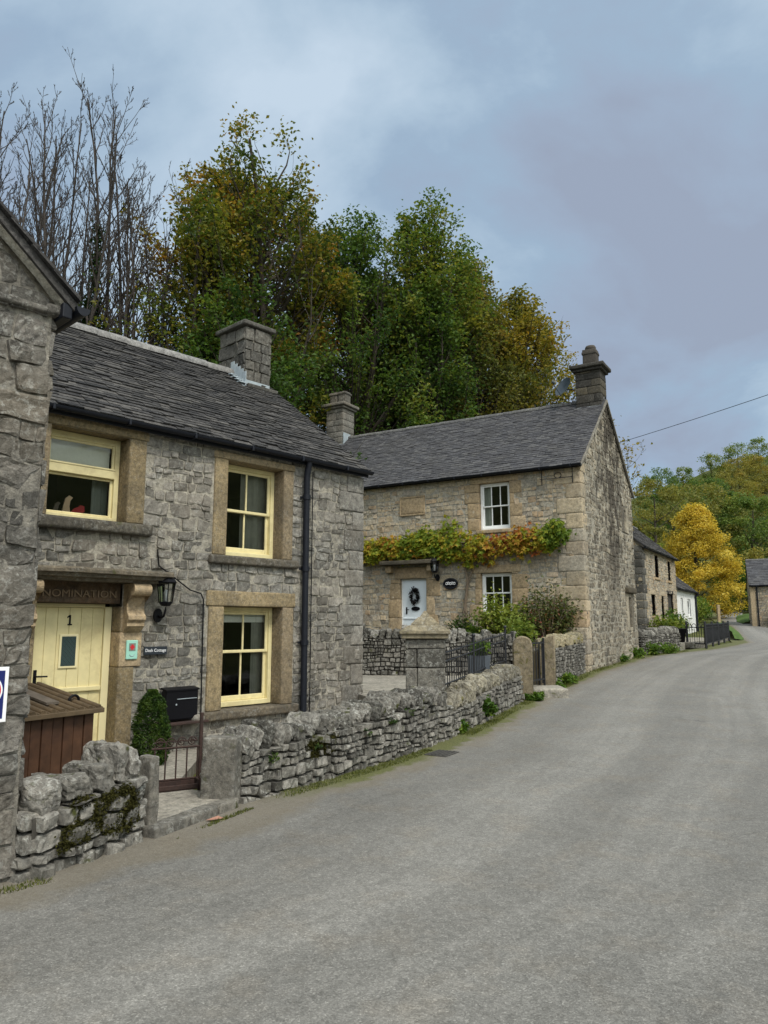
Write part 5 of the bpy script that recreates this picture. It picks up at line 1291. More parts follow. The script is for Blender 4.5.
for (h0, h1, z0, z1) in ((-.12, .02, .07, .09), (-.12, -.10, .07, .14), (.0, .02, .07, .12)): fb(sc_, RS, 0, .52, z0, z1, h0, h1, .004)
for u in (.0, .50): fb(sc_, RS, u, u + .02, .07, .16, -.12, .02, .004)
tag(sc_.build('boot_scraper', M['rust']), 'rusty iron boot scraper tray on the path by the gate', 'boot scraper')
# ornaments in the window
def squirrel(u, s, label, mat_tail, mat_body):
    root = empty('window_ornament', tuple(F1.P(u, 2.79, -.32)), label, 'ornament')
    t = MB(); prof = [(.0, 0), (.05, .0), (.062, .06), (.05, .12), (.055, .17), (.075, .20), (.045, .215), (.015, .19), (.0, .13), (-.012, .06)]
    p = F1.P([u - .05 * s + a * s for a, z in prof], [2.79 + z * s for a, z in prof], -.335); extrude(t, p, F1.N * .02); t.build('tail', M[mat_tail], root)
    if mat_body:
        bd_ = MB(); prof = [(.03, 0), (.15, 0), (.155, .03), (.15, .07), (.17, .09), (.165, .135), (.13, .14), (.12, .125), (.085, .11), (.045, .06)]
        p = F1.P([u - .05 * s + a * s for a, z in prof], [2.79 + z * s for a, z in prof], -.31); extrude(bd_, p, F1.N * .03); bd_.build('body', M[mat_body], root)
squirrel(.07, 1.4, 'red animal ornament with tall cream tail on the window board', 'cream_toy', 'red_toy')
squirrel(-.06, 1.0, 'small brown tail-shaped ornament on the window board', 'timber', None)
# drain cover, fallen leaf
dc = MB(); fb(dc, Fr(.72, 9.55, 30), -.2, .2, .002, .012, -.15, .15, .004)
for q in range(5): fb(dc, Fr(.72, 9.55, 30), -.17, .17, .012, .02, -.12 + q * .05, -.095 + q * .05, .003)
tag(dc.build('drain_cover', M['drain']), 'dark iron drain cover in the road by the pier', 'drain cover')
lf = MB(); lf.add([(-1.46, 6.36, .012), (-1.40, 6.33, .02), (-1.32, 6.42, .014), (-1.38, 6.45, .025)], [[0, 1, 2, 3]], 0, .5); tag(lf.build('fallen_leaf', plain_mat('dry_leaf', (.33, .17, .12), .8, .2, 30)), 'reddish dry leaf lying at the foot of the gateway kerb', 'leaf')
# objects at the vine cottage
root = empty('house_plaque', tuple(F2.P(4.08, 2.6, .05)), 'oval black plaque with pale lettering beside the vine stem', 'sign')
th = np.linspace(0, 2 * PI, 30, endpoint=False); sg = MB(); extrude(sg, F2.P(4.07 + .25 * np.cos(th), 2.81 + .17 * np.sin(th), .05), F2.N * .02); sg.build('plate', M['black'], root)
sg = MB(); tube(sg, F2.P(4.07 + .225 * np.cos(th), 2.81 + .148 * np.sin(th), .07), .008, 4); sg.build('rim', M['slate_sign'], root)
text('Rose', .13, F2.P(4.07, 2.82, .071), -F2.U, F2.Z, M['sign_white'], 'lettering', root, .002) if False else None
ltm = MB()
for q, (x, z, w_) in enumerate(((-.13, 0, .06), (-.06, .01, .05), (0, -.005, .055), (.065, .012, .05), (.125, 0, .06))):
    t = np.linspace(.5, 2 * PI, 10); tube(ltm, F2.P(4.07 + x + w_ * .55 * np.cos(t), 2.81 + z + .035 * np.sin(t), .073), .010, 4)
ltm.build('lettering', M['sign_white'], root)
wr = MB(); rg = np.random.default_rng(6)
for q in range(240):
    t = rg.uniform(0, 2 * PI); c = F2.P(5.38 + .125 * math.cos(t) + rg.normal(0, .03), 2.46 + .19 * math.sin(t) + rg.normal(0, .035), -.05 + rg.uniform(-.02, .04)); d = rg.normal(0, 1, 3); d /= np.linalg.norm(d); e = np.cross(d, [0.3, .2, .9]); 
    wr.add([c - d * .06, c + e * .034, c + d * .06, c - e * .034], [[0, 1, 2, 3]], 0, rg.random())
tag(wr.build('door_wreath', plain_mat('dark_wreath', (.02, .018, .02), .8, .5, 30)), 'dark twiggy wreath hanging on the pale door', 'wreath')
root = empty('satellite_dish', tuple(F2.P(.95, 9.3, -D2 / 2)), 'grey satellite dish on the left side of the dark chimney', 'satellite dish')
dv = np.array([-.62, -.25, .45]); dv = np.array([-.74, -.42, .42]); dv /= np.linalg.norm(dv); dc_ = F2.P(1.22, 9.32, -D2 / 2 + .25); e1 = np.cross(dv, [0, 0, 1.]); e1 /= np.linalg.norm(e1); e2 = np.cross(e1, dv)
ds = MB(); k = 24; V = []
for r_ in (0, .2, .32, .36): 
    for t in np.linspace(0, 2 * PI, k, endpoint=False): V.append(dc_ + e1 * r_ * .9 * math.cos(t) + e2 * r_ * math.sin(t) + dv * (r_ ** 2 * .55))
ds.add(V, [[i * k + j, i * k + (j + 1) % k, (i + 1) * k + (j + 1) % k, (i + 1) * k + j] for i in range(3) for j in range(k)], 0, .5, True); ds.build('reflector', M['dish'], root)
ds = MB(); tube(ds, [dc_ - e2 * .34, dc_ - e2 * .16 + dv * .45], .014, 6); lump(ds, dc_ - e2 * .12 + dv * .47, np.array([e1, dv, e2]), (.04, .07, .04), 3, 4, 0); ds.build('feed_arm', M['dish'], root)
ds = MB(); tube(ds, [dc_ - dv * .0, dc_ - dv * .1, F2.P(.87, 9.2, -D2 / 2 + .2)], .022, 6); ds.build('bracket', M['iron'], root)
ib_ = MB(); 
tube(ib_, [F2.P(.2, 5.72, .06), F2.P(.2, 5.72, .1), F2.P(1.15, 5.72, .1)], .012, 5); tube(ib_, [F2.P(.2, 5.55, .06), F2.P(.2, 6.0, .08)], .014, 5); tube(ib_, [F2.P(1.1, 5.55, .06), F2.P(1.1, 6.0, .08)], .014, 5); t = np.linspace(0, 2 * PI, 14); tube(ib_, F2.P(.62 + .1 * np.cos(t), 5.80 + .08 * np.sin(t), .09), .012, 5)
tag(ib_.build('iron_bracket', M['iron']), 'black wrought-iron bracket high on the vine cottage corner', 'bracket')
root = empty('planter', (1.75, 13.85, .54), 'grey square planter with a green bush behind the iron railing', 'planter')
pt = MB(); V = []
for z, w_ in ((.54, .15), (1.02, .20)): V += [(1.75 + a * w_, 13.95 + c * w_, z) for a, c in ((-1, -1), (1, -1), (1, 1), (-1, 1))]
pt.add(V, [[0, 1, 5, 4], [1, 2, 6, 5], [2, 3, 7, 6], [3, 0, 4, 7], [4, 5, 6, 7]], 0, .5); pt.build('pot', M['grey_pot'], root)
PLANTER = root
cw = MB(); a0 = np.array(G2.P(4.45, 7.62, .06)); a1 = a0 + (np.array([10.58, 18., 7.72]) - a0) * 1.9
t = np.linspace(0, 1, 40); cp_ = a0 + (a1 - a0) * t[:, None]; cp_[:, 2] -= .1 * 4 * t * (1 - t); tube(cw, cp_, .009, 5); tag(cw.build('overhead_cable', M['black']), 'thin black overhead cable rising right from behind the vine cottage', 'cable')
pl = MB(); zb = float(rz(a1[1])); tube(pl, [(a1[0], a1[1], zb - .3), (a1[0], a1[1], a1[2] + .35)], [.15, .10], 12); PL = tag(pl.build('utility_pole', M['timber'], origin=(a1[0], a1[1], zb)), 'timber utility pole across the road from the vine cottage', 'pole')
pl = MB(); wbox(pl, (a1[0] - .07, a1[1] - .5, a1[2] - .02), (a1[0] + .07, a1[1] + .5, a1[2] + .1), .01); pl.build('crossarm', M['timber'], PL)
for (x, y, h, lab) in ((26.0, 58.0, 1.75, 'pale timber post with yellowed top beside the brownish wall'), (42.7, 93.0, 1.7, 'thin pale post standing by the far stone wall')):
    mb = MB(); zb = float(rz(y)); wbox(mb, (x - .1, y - .1, zb - .2), (x + .1, y + .1, zb + h), .02); tag(mb.build('marker_post', M['sand_light']), lab, 'post')
# ------------------------------------------------------------------ vegetation
def leaf_quads(mb, C, size, rnd, rg, up=.6, m=0, asp=.62, fold=.18, jit=.35):
    n = len(C)
    if n == 0: return
    nrm = rg.normal(0, 1, (n, 3)); nrm[:, 2] = np.abs(nrm[:, 2]) + up; nrm /= np.linalg.norm(nrm, axis=1, keepdims=True)
    t = np.cross(nrm, rg.normal(0, 1, (n, 3))); t /= np.linalg.norm(t, axis=1, keepdims=True) + 1e-9; b_ = np.cross(nrm, t)
    s = (size * rg.uniform(1 - jit, 1 + jit, n))[:, None]
    V = np.stack([C - t * s * .5, C + b_ * s * .5 * asp + nrm * s * fold, C + t * s * .5, C - b_ * s * .5 * asp + nrm * s * fold], 1)
    F = np.arange(n)[:, None] * 4 + np.arange(4)[None, :]
    mb.add(V.reshape(-1, 3), F, m, np.repeat(np.clip(rnd, 0, 1), 4))

def maple_leaves(mb, C, size, rnd, rg, N=None, m=0):
    """five-pointed hand-shaped leaves hanging roughly along normal N"""
    n = len(C); th = np.array([-90, -55, -20, 15, 50, 90, 130, 165, 200, 235]) * PI / 180; rr = np.array([.35, .5, .75, .45, .95, .5, .95, .45, .75, .5]) ; rr[0] = .3
    th = np.array([270, 320, 350, 25, 55, 90, 125, 155, 190, 220]) * PI / 180; rr = np.array([.25, .62, .34, .85, .42, 1., .42, .85, .34, .62])
    nrm = rg.normal(0, .55, (n, 3)) + (np.array(N) if N is not None else np.array([0, 0, 1.])); nrm /= np.linalg.norm(nrm, axis=1, keepdims=True)
    dn = np.array([0, 0, -1.]) + rg.normal(0, .5, (n, 3)); t = dn - (dn * nrm).sum(1, keepdims=True) * nrm; t /= np.linalg.norm(t, axis=1, keepdims=True); b_ = np.cross(nrm, t)
    s = (size * rg.uniform(.6, 1.3, n))[:, None, None] * .5
    V = C[:, None, :] + s * rr[None, :, None] * (np.cos(th)[None, :, None] * b_[:, None, :] + np.sin(th)[None, :, None] * t[:, None, :]) + nrm[:, None, :] * s * (np.abs(np.cos(th))[None, :, None] * -.25)
    F = np.arange(n)[:, None] * 10 + np.arange(10)[None, :]
    mb.add(V.reshape(-1, 3), F, m, np.repeat(np.clip(rnd, 0, 1), 10))

def grow(mb, p, d, L, r, lvl, mx, tips, rg, nch, spread, up=.12, wob=.12, ratio=.62, lo=.25, sides=(7, 5, 4, 3, 3), minr=.006):
    n = (9, 6, 5, 4, 4)[min(lvl, 4)]; pts = [p]; dd = d / np.linalg.norm(d)
    for i in range(n):
        dd = dd + rg.normal(0, wob, 3) + np.array([0, 0, up]); dd /= np.linalg.norm(dd); pts.append(pts[-1] + dd * L / n)
    pts = np.array(pts); rad = np.maximum(r * (1 - .78 * np.linspace(0, 1, n + 1)), minr)
    tube(mb, pts, rad, sides[min(lvl, 4)], 0, rg.random(), True, False)
    if lvl >= mx - 1: tips.append((pts, lvl))
    if lvl >= mx: return
    k = nch[lvl]; az = rg.uniform(0, 2 * PI)
    for i in range(k):
        t = lo + (1 - lo) * (i + rg.uniform(0, 1)) / k if lvl == 0 else rg.uniform(.2, 1.)
        x = t * n; i0 = min(int(x), n - 1); q = pts[i0] + (pts[i0 + 1] - pts[i0]) * (x - i0)
        ax_ = pts[min(i0 + 1, n)] - pts[i0]; ax_ /= np.linalg.norm(ax_)
        az += 2.4 + rg.normal(0, .4); a = spread[min(lvl, len(spread) - 1)] * rg.uniform(.7, 1.3)
        e1 = np.cross(ax_, [.31, .77, .2]); e1 /= np.linalg.norm(e1); e2 = np.cross(ax_, e1)
        nd = ax_ * math.cos(a) + (e1 * math.cos(az) + e2 * math.sin(az)) * math.sin(a)
        shape = (1.15 - .75 * t) if lvl == 0 else (1.1 - .5 * t)
        grow(mb, q, nd, L * ratio * shape * rg.uniform(.75, 1.2), max(rad[i0] * .58, minr), lvl + 1, mx, tips, rg, nch, spread, up, wob * 1.15, ratio, lo, sides, minr)

def gz(x, y): return float(ground_z(np.array([x]), np.array([y]))[0])

def fit(tk, tips, x, y, zb, top):
    """bring the grown tree to its measured height, upright over its foot"""
    zs = np.concatenate([p[0][:, 2] for p in tips]); mz = max(zs.max(), max(v[:, 2].max() for v in tk.v)); f = (top - zb) / (mz - zb)
    hi = np.concatenate([p[0] for p in tips if p[0][-1, 2] > zb + .6 * (mz - zb)]); drift = hi[:, :2].mean(0) - [x, y]; hz = hi[:, 2].mean() - zb
    def go(v):
        v = np.array(v, float); h = np.maximum(v[:, 2] - zb, 0); v[:, 0] -= drift[0] * h / hz; v[:, 1] -= drift[1] * h / hz
        v[:, 0] = x + (v[:, 0] - x) * (f * .5 + .5); v[:, 1] = y + (v[:, 1] - y) * (f * .5 + .5); v[:, 2] = zb + (v[:, 2] - zb) * f; return v
    tk.v = [go(v) for v in tk.v]
    for i, t in enumerate(tips): tips[i] = (go(t[0]), t[1])

def env_r(t, rx_, a=.5, b=.55):
    return rx_ * np.minimum(1, np.maximum(0, (1 - t) / a)) ** b * np.minimum(1, (t + .08) / .3) ** .5
def crown_fill(tk, x, y, zlo, top, rx_, n_l, per, rg, seed, tone, tone_h, lx_=0.):
    """leafy boughs: each a thin branch from the stem ending in a loose spray of leaves"""
    C = []; T = []
    for q in range(n_l):
        t = rg.uniform(0, 1) ** .85; a = rg.uniform(0, 2 * PI); rr = env_r(t, rx_) * math.sqrt(rg.uniform(.08, 1.)) * (1.0 + .16 * max(-.5, rg.normal())) * (1 + .38 * vn(np.array([[math.cos(a) * 1.3, math.sin(a) * 1.3, t * 4.5]]), seed + 9)[0])
        if rg.random() < .45 * max(0, t - .6) / .4: continue
        c = np.array([x + lx_ * t + rr * math.cos(a), y + rr * math.sin(a) * .9, zlo + (top - zlo) * t * .97])
        if vn(c[None] * .42, seed)[0] < -.08 - .25 * rg.random(): continue
        p0 = np.array([x + lx_ * t * .6, y, max(zlo - 1., c[2] - .55 * rr - 1.2)]); m_ = (p0 + c) / 2 + np.array([0, 0, -.15 * rr])
        tube(tk, [p0, m_, c, c + (c - m_) * .35 + [0, 0, .15]], [.045, .028, .012, .004], 4, 0, .5, True, False)
        k = int(per * rg.uniform(.5, 1.5)); L = rg.uniform(.45, .95); ax_ = c - m_; ax_ /= np.linalg.norm(ax_); s_ = rg.uniform(-1, 1, k)[:, None]
        C.append(c + ax_ * s_ * L + rg.normal(0, 1, (k, 3)) * np.array([.27, .27, .17]) * (1.15 - .6 * np.abs(s_)))
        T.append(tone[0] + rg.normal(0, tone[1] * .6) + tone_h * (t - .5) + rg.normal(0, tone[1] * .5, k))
    return C, T

def leafy_tree(name, label, x, y, top, seed, lmat, env=None, nleaf=16, size=.17, stems=1, nch=(13, 7, 4), spread=(.75, .75, .8), ratio=.42, tone=(.5, .2), lo=.22, up=.12, group=None, off=.22, tone_h=0., bark='bark', cat='tree', thin=0., base=None, dirs=None):
    rg = np.random.default_rng(seed); zb = gz(x, y) - .1 if base is None else base; H = top - zb
    root = empty(name, (x, y, zb), label, cat, group); tk = MB(); tips = []
    for s in range(stems):
        a = rg.uniform(0, 2 * PI); l = rg.uniform(.03, .08) if stems > 1 else .03
        h = H * (1 if s == 0 else rg.uniform(.75, .97))
        grow(tk, np.array([x + .25 * math.cos(a) * (stems > 1), y + .25 * math.sin(a) * (stems > 1), zb]), np.array([math.cos(a) * l, math.sin(a) * l, 1.]), h * .96, .011 * h + .02, 0, 3, tips, rg, nch, spread, up, .05, ratio, lo)
    fit(tk, tips, x, y, zb, top)
    C = []; T = []
    if env:
        zl, rx_, nl_, per = env[:4]
        def draw_in(v):
            v = np.array(v, float); t = np.clip((v[:, 2] - zl) / (top - zl), 0, 1); lim = np.maximum(env_r(t, rx_) * .85, .12); lim = np.where(v[:, 2] < zl, 99, lim); d = v[:, :2] - [x, y]; r = np.hypot(d[:, 0], d[:, 1]) + 1e-6
            sc_ = np.minimum(1, lim / r); v[:, 0] = x + d[:, 0] * sc_; v[:, 1] = y + d[:, 1] * sc_; return v
        tk.v = [draw_in(v) for v in tk.v]; tips = [(draw_in(p), l) for p, l in tips]
        C, T = crown_fill(tk, x, y, zl, top - .25, rx_, nl_, per, rg, seed, tone, tone_h, env[4] if len(env) > 4 else 0.)
        keep = []
        for pts, lv in tips:
            e = pts[-1]; t = (e[2] - zl) / (top - zl)
            if 0 < t < 1 and np.hypot(e[0] - x - (env[4] if len(env) > 4 else 0.) * t, e[1] - y) < float(env_r(np.array(t), rx_)) * 1.08: keep.append((pts, lv))
        tips = keep
    tk.build('trunk', M[bark], root)
    for pts, lv in tips:
        if rg.random() < thin * (0.3 + .9 * np.clip((pts[-1, 2] - zb) / H, 0, 1)): continue
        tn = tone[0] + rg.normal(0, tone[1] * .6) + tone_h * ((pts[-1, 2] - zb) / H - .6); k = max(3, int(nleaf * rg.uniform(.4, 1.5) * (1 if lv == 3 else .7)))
        f = rg.uniform(.15, 1.05, k) * (len(pts) - 1); i0 = np.minimum(f.astype(int), len(pts) - 2); q = pts[i0] + (pts[i0 + 1] - pts[i0]) * (f - i0)[:, None]
        C.append(q + rg.normal(0, off, (k, 3)) * np.array([1, 1, .8])); T.append(tn + rg.normal(0, tone[1] * .5, k))
    C = np.concatenate(C); T = np.concatenate(T)
    T = T + vn(C * .45, seed) * tone[1] * 1.2
    cr = MB(); leaf_quads(cr, C, size, T, rg); cr.build('crown', lmat, root)
    return root, len(C)

LM = {}
LM['autumn'] = leaf_mat('autumn_leaves', [(.0, (.045, .075, .016)), (.3, (.095, .13, .022)), (.55, (.18, .18, .027)), (.8, (.27, .20, .03)), (1., (.29, .15, .03))])
LM['green'] = leaf_mat('green_leaves', [(.0, (0.030, 0.067, 0.017)), (.35, (0.067, 0.128, 0.024)), (.65, (0.128, 0.189, 0.034)), (1., (0.256, 0.244, 0.041))])
LM['yellow'] = leaf_mat('yellow_leaves', [(.0, (0.104, 0.122, 0.022)), (.35, (0.220, 0.195, 0.029)), (.65, (0.342, 0.256, 0.034)), (1., (0.403, 0.207, 0.032))])
LM['ivy'] = leaf_mat('ivy_leaves', [(.0, (.012, .028, .008)), (.5, (.025, .055, .012)), (1., (.06, .09, .02))], .2, .45)
LM['gold'] = leaf_mat('golden_leaves', [(.0, (.22, .19, .025)), (.3, (.40, .30, .04)), (.65, (.62, .47, .06)), (1., (.72, .59, .14))], .4)
LM['olive'] = leaf_mat('olive_leaves', [(.0, (.05, .075, .02)), (.4, (.105, .125, .03)), (.7, (.17, .16, .035)), (1., (.25, .18, .04))])
LM['vine'] = leaf_mat('vine_leaves', [(.0, (.08, .14, .015)), (.3, (.20, .25, .02)), (.52, (.36, .30, .025)), (.75, (.38, .16, .03)), (1., (.24, .05, .022))], .35)
LM['fresh'] = leaf_mat('fresh_leaves', [(.0, (.04, .09, .012)), (.5, (.09, .17, .02)), (1., (.20, .26, .04))], .35)
LM['shrub'] = leaf_mat('shrub_leaves', [(.0, (.03, .05, .015)), (.5, (.09, .12, .03)), (.8, (.16, .14, .05)), (1., (.22, .08, .05))], .3)
LM['pale'] = leaf_mat('pale_leaves', [(.0, (.08, .13, .02)), (.5, (.20, .25, .04)), (1., (.38, .38, .09))], .4)
LM['mossy'] = leaf_mat('mossy_grass', [(.0, (.04, .055, .012)), (.5, (.085, .10, .02)), (1., (.15, .16, .03))], .3)
LM['conifer'] = leaf_mat('conifer_leaves', [(.0, (.012, .03, .006)), (.5, (.035, .075, .010)), (1., (.09, .14, .02))], .2)

# bare ash poles on the bank at the left, ivy on their stems
BT = [(-14.2, 25.0, 20.9, 3, 'bare tree cut by the left edge of the photo', 1, 0.), (-14.2, 27.0, 22.9, 81, 'slender bare tree second from the left edge, leaning stem', 1, .2), (-13.5, 28.0, 24.1, 12, 'bare tree of two thin stems, among the tallest at the left', 2, .2),
      (-11.5, 26.0, 21.9, 92, 'bare tree in front of the ivy-clad stem, lightly forked', 1, .1), (-11.3, 27.0, 23.2, 31, 'bare tree with ivy thick on its tall stem', 2, 1.), (-10.7, 28.2, 24.2, 22, 'bare slender tree reaching the highest, right of the ivy-clad one', 1, .0),
      (-9.5, 27.0, 22.5, 45, 'bare many-twigged tree right of the highest bare tree', 2, .5), (-8.8, 27.4, 19.7, 57, 'shorter bare tree next to the orange-topped autumn tree', 2, .2), (-13.0, 24.0, 19.1, 66, 'nearer bare tree rising low over the slate roof ridge end', 1, .6)]
for (x, y, top, sd_, lab, st_, iv) in BT:
    rg = np.random.default_rng(sd_); zb = gz(x, y) - .1; H = top - zb; root = empty('bare_tree', (x, y, zb), lab, 'tree', 'bare trees on the bank'); tk = MB(); tips = []; stems = []
    for s in range(st_ + 2):
        a = rg.uniform(0, 2 * PI); l = rg.uniform(.03, .11); h = H * (1 if s == 0 else rg.uniform(.72, .96)); n0 = len(tk.v)
        grow(tk, np.array([x + .4 * math.cos(a), y + .4 * math.sin(a), zb]), np.array([math.cos(a) * l, math.sin(a) * l, 1.]), h * .97, .0055 * h + .01, 0, 3, tips, rg, (17, 7, 5), (.46, .58, .62), .09, .05, .27, .33, minr=.008)
        stems.append(n0)
    fit(tk, tips, x, y, zb, top); stems = [tk.v[n0].reshape(-1, 7, 3).mean(1) for n0 in stems]
    tk.build('trunk', M['bark_grey'], root)
    if iv > 0:
        C = []
        for sp in stems:
            k = int(1900 * iv); f = rg.uniform(0, 1, k) ** 1.1 * (.72 if iv > .9 else .45) * (len(sp) - 1); i0 = f.astype(int); q = sp[i0] + (sp[i0 + 1] - sp[i0]) * (f - i0)[:, None]
            C.append(q + rg.normal(0, 1, (k, 3)) * np.array([.24, .24, .15]) * (1.15 - f / (len(sp) - 1))[:, None])
        C = np.concatenate(C); ivm = MB(); leaf_quads(ivm, C, .15, rg.uniform(0, 1, len(C)) * .7 + vn(C, 3) * .3, rg); ivm.build('ivy', LM['ivy'], root)

TOT = 0
for a in [
    dict(name='autumn_tree', label='olive tree filling between the tall orange-topped tree and the tall green one', x=-.4, y=35.5, top=19.2, env=(8., 3.0, 340, 74), seed=41, lmat=LM['olive'], stems=2, nch=(9, 5, 3), nleaf=10, size=.185, tone=(.42, .26), tone_h=.2, ratio=.42, spread=(.68, .75, .8), thin=.15, off=.3),
    dict(name='autumn_tree', label='yellow-green tree just right of the tall green tree', x=4.6, y=37.0, top=20.6, env=(8., 3.0, 400, 74), seed=42, lmat=LM['olive'], stems=2, nch=(9, 5, 3), nleaf=10, size=.185, tone=(.55, .24), tone_h=.2, ratio=.42, spread=(.68, .75, .8), thin=.15, off=.3),
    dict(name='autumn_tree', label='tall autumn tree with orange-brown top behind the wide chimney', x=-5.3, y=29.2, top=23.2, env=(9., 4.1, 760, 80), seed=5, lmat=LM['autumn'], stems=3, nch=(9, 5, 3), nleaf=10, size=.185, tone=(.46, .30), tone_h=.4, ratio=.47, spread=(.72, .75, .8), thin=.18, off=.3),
    dict(name='autumn_tree', label='leaning autumn tree left of the tall orange-topped one, thin leaves', x=-6.7, y=26.4, top=18.0, env=(8., 1.87, 157, 55), seed=6, lmat=LM['autumn'], stems=2, nch=(9, 5, 3), nleaf=9, size=.175, tone=(.42, .2), ratio=.36, spread=(.7, .7, .8), thin=.35),
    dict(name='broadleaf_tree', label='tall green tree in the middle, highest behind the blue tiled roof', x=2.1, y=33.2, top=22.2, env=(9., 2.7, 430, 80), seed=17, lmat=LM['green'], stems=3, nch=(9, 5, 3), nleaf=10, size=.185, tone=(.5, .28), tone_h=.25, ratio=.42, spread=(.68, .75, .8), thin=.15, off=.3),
    dict(name='broadleaf_tree', label='dark green tree between the two tall trees', x=-1.5, y=32.4, top=20.8, env=(7., 3.7, 520, 80), seed=18, lmat=LM['green'], stems=2, nch=(9, 5, 3), nleaf=10, size=.175, tone=(.42, .26), ratio=.44, spread=(.75, .7, .8), thin=.2),
    dict(name='broadleaf_tree', label='dark green tree low behind the wide dark chimney', x=-5.2, y=25.6, top=14.2, env=(5., 2.75, 297, 74), seed=19, lmat=LM['green'], stems=2, nch=(9, 5, 3), nleaf=10, size=.175, tone=(.30, .2), ratio=.42, spread=(.85, .7, .8), lo=.12),
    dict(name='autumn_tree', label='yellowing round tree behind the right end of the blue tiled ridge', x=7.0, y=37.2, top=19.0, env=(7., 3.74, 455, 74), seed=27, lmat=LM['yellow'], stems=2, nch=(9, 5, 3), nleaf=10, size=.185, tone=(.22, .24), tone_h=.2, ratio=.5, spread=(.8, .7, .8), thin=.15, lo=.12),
    dict(name='autumn_tree', label='olive and gold tree between the tall green tree and the yellowing one', x=4.6, y=35.0, top=17.5, env=(7., 3.08, 350, 74), seed=28, lmat=LM['olive'], stems=2, nch=(9, 5, 3), nleaf=10, size=.175, tone=(.5, .2), ratio=.5, spread=(.8, .7, .8), lo=.12),
    dict(name='autumn_tree', label='sparse yellow-leaved tree showing right of the gable', x=9.4, y=34.4, top=11.6, seed=29, lmat=LM['yellow'], stems=2, nch=(9, 5, 3), nleaf=8, size=.16, tone=(.5, .25), ratio=.5, spread=(.95, .7, .8), lo=.45, thin=.2),
    dict(name='broadleaf_tree', label='green tree behind the small chimney of the blue tiled roof', x=.9, y=33.4, top=16.8, env=(5., 2.97, 332, 74), seed=30, lmat=LM['green'], stems=2, nch=(9, 5, 3), nleaf=10, size=.175, tone=(.45, .26), ratio=.42, spread=(.85, .7, .8), lo=.12)]:
    r_, k = leafy_tree(**a); TOT += k
# understorey bushes on the bank
rgb = np.random.default_rng(77)
def bush(name, label, x, y, zb, rx_, ry_, h, n, size, lmat, tone, seed, group=None, cat='bush', stems=9, spiky=0.):
    rg = np.random.default_rng(seed); root = empty(name, (x, y, zb), label, cat, group); sb = MB(); C = []; T = []
    for s in range(stems):
        a = rg.uniform(0, 2 * PI); rr = math.sqrt(rg.uniform(.02, 1)); e = np.array([x + rx_ * rr * .85 * math.cos(a), y + ry_ * rr * .85 * math.sin(a), zb + h * (1 - .45 * rr ** 2) * rg.uniform(.65, 1.)]); p0 = np.array([x + rx_ * .12 * math.cos(a), y + ry_ * .12 * math.sin(a), zb])
        md = (p0 + e) / 2 + rg.normal(0, .05 * h, 3); t = np.linspace(0, 1, 7)[:, None]; pts = (1 - t) ** 2 * p0 + 2 * t * (1 - t) * md + t ** 2 * e
        tube(sb, pts, np.linspace(.012 * h + .004, .003 * h + .001, 7), 4, 0, None, True, False)
        k = n // stems; f = rg.uniform(.15, 1.06, k) ** .8 * 6; i0 = np.minimum(f.astype(int), 5); q = pts[i0] + (pts[i0 + 1] - pts[i0]) * (f - i0)[:, None]
        C.append(q + rg.normal(0, 1, (k, 3)) * np.array([rx_ * .20, ry_ * .20, h * .09])); T.append(tone[0] + rg.normal(0, tone[1] * .5) + rg.normal(0, tone[1] * .6, k))
    C = np.concatenate(C); T = np.concatenate(T) + vn(C * 2.2 / max(rx_, .3), seed) * tone[1] * .7; ok = C[:, 2] > zb + .02; C, T = C[ok], T[ok]
    sb.build('stems', M['stem'] if h < 3 else M['bark'], root); cr = MB(); leaf_quads(cr, C, size, T, rg, .5); cr.build('foliage', lmat, root); return root
BU = [(-11.3, 23.0, 1.8, 9.0, 'brownish bush at the foot of the bare trees, far left', 'olive', .45), (-9.7, 23.6, 1.9, 10.2, 'olive bush under the ivy-clad stem', 'olive', .35), (-8.2, 24.2, 1.9, 9.8, 'rust-tinged bush below the leaning autumn tree', 'autumn', .42), (-6.6, 24.0, 2.2, 7.4, 'dark green bush left of the wide chimney', 'green', .2),
      (-3.9, 21.8, 2.4, 4.8, 'dark ivy-green bush just behind the wide chimney', 'ivy', .4), (-5.0, 24.6, 1.9, 4.2, 'dark bush between the wide chimney and the small chimney', 'ivy', .35), (-1.0, 34.0, 2.8, 8.0, 'green bush low behind the blue ridge, left end', 'green', .4), (3.4, 36.0, 2.8, 7.0, 'green bush low behind the blue ridge, middle', 'green', .45), (6.2, 35.4, 2.6, 5.6, 'golden-green bush low behind the blue ridge, right end', 'yellow', .2)]
for q, (x, y, r_, h, lab, lm_, tn) in enumerate(BU): bush('bank_bush', lab, x, y, gz(x, y) - .1, r_, r_ * .8, h, 8000, .17, LM[lm_], (tn, .25), 300 + q, 'bushes on the bank', stems=40)

LM['far_olive'] = leaf_mat('far_olive_leaves_hazed', [(.0, (0.090, 0.114, 0.036)), (.4, (0.180, 0.192, 0.054)), (.7, (0.276, 0.252, 0.060)), (1., (0.372, 0.264, 0.066))])  # lighter olive leaves, with distance haze mixed into their colours
LM['far_green'] = leaf_mat('far_green_leaves_hazed', [(.0, (0.060, 0.108, 0.034)), (.35, (0.108, 0.180, 0.048)), (.65, (0.180, 0.240, 0.054)), (1., (0.300, 0.300, 0.060))])  # green palette paled for distant trees: the haze is in the leaf colour
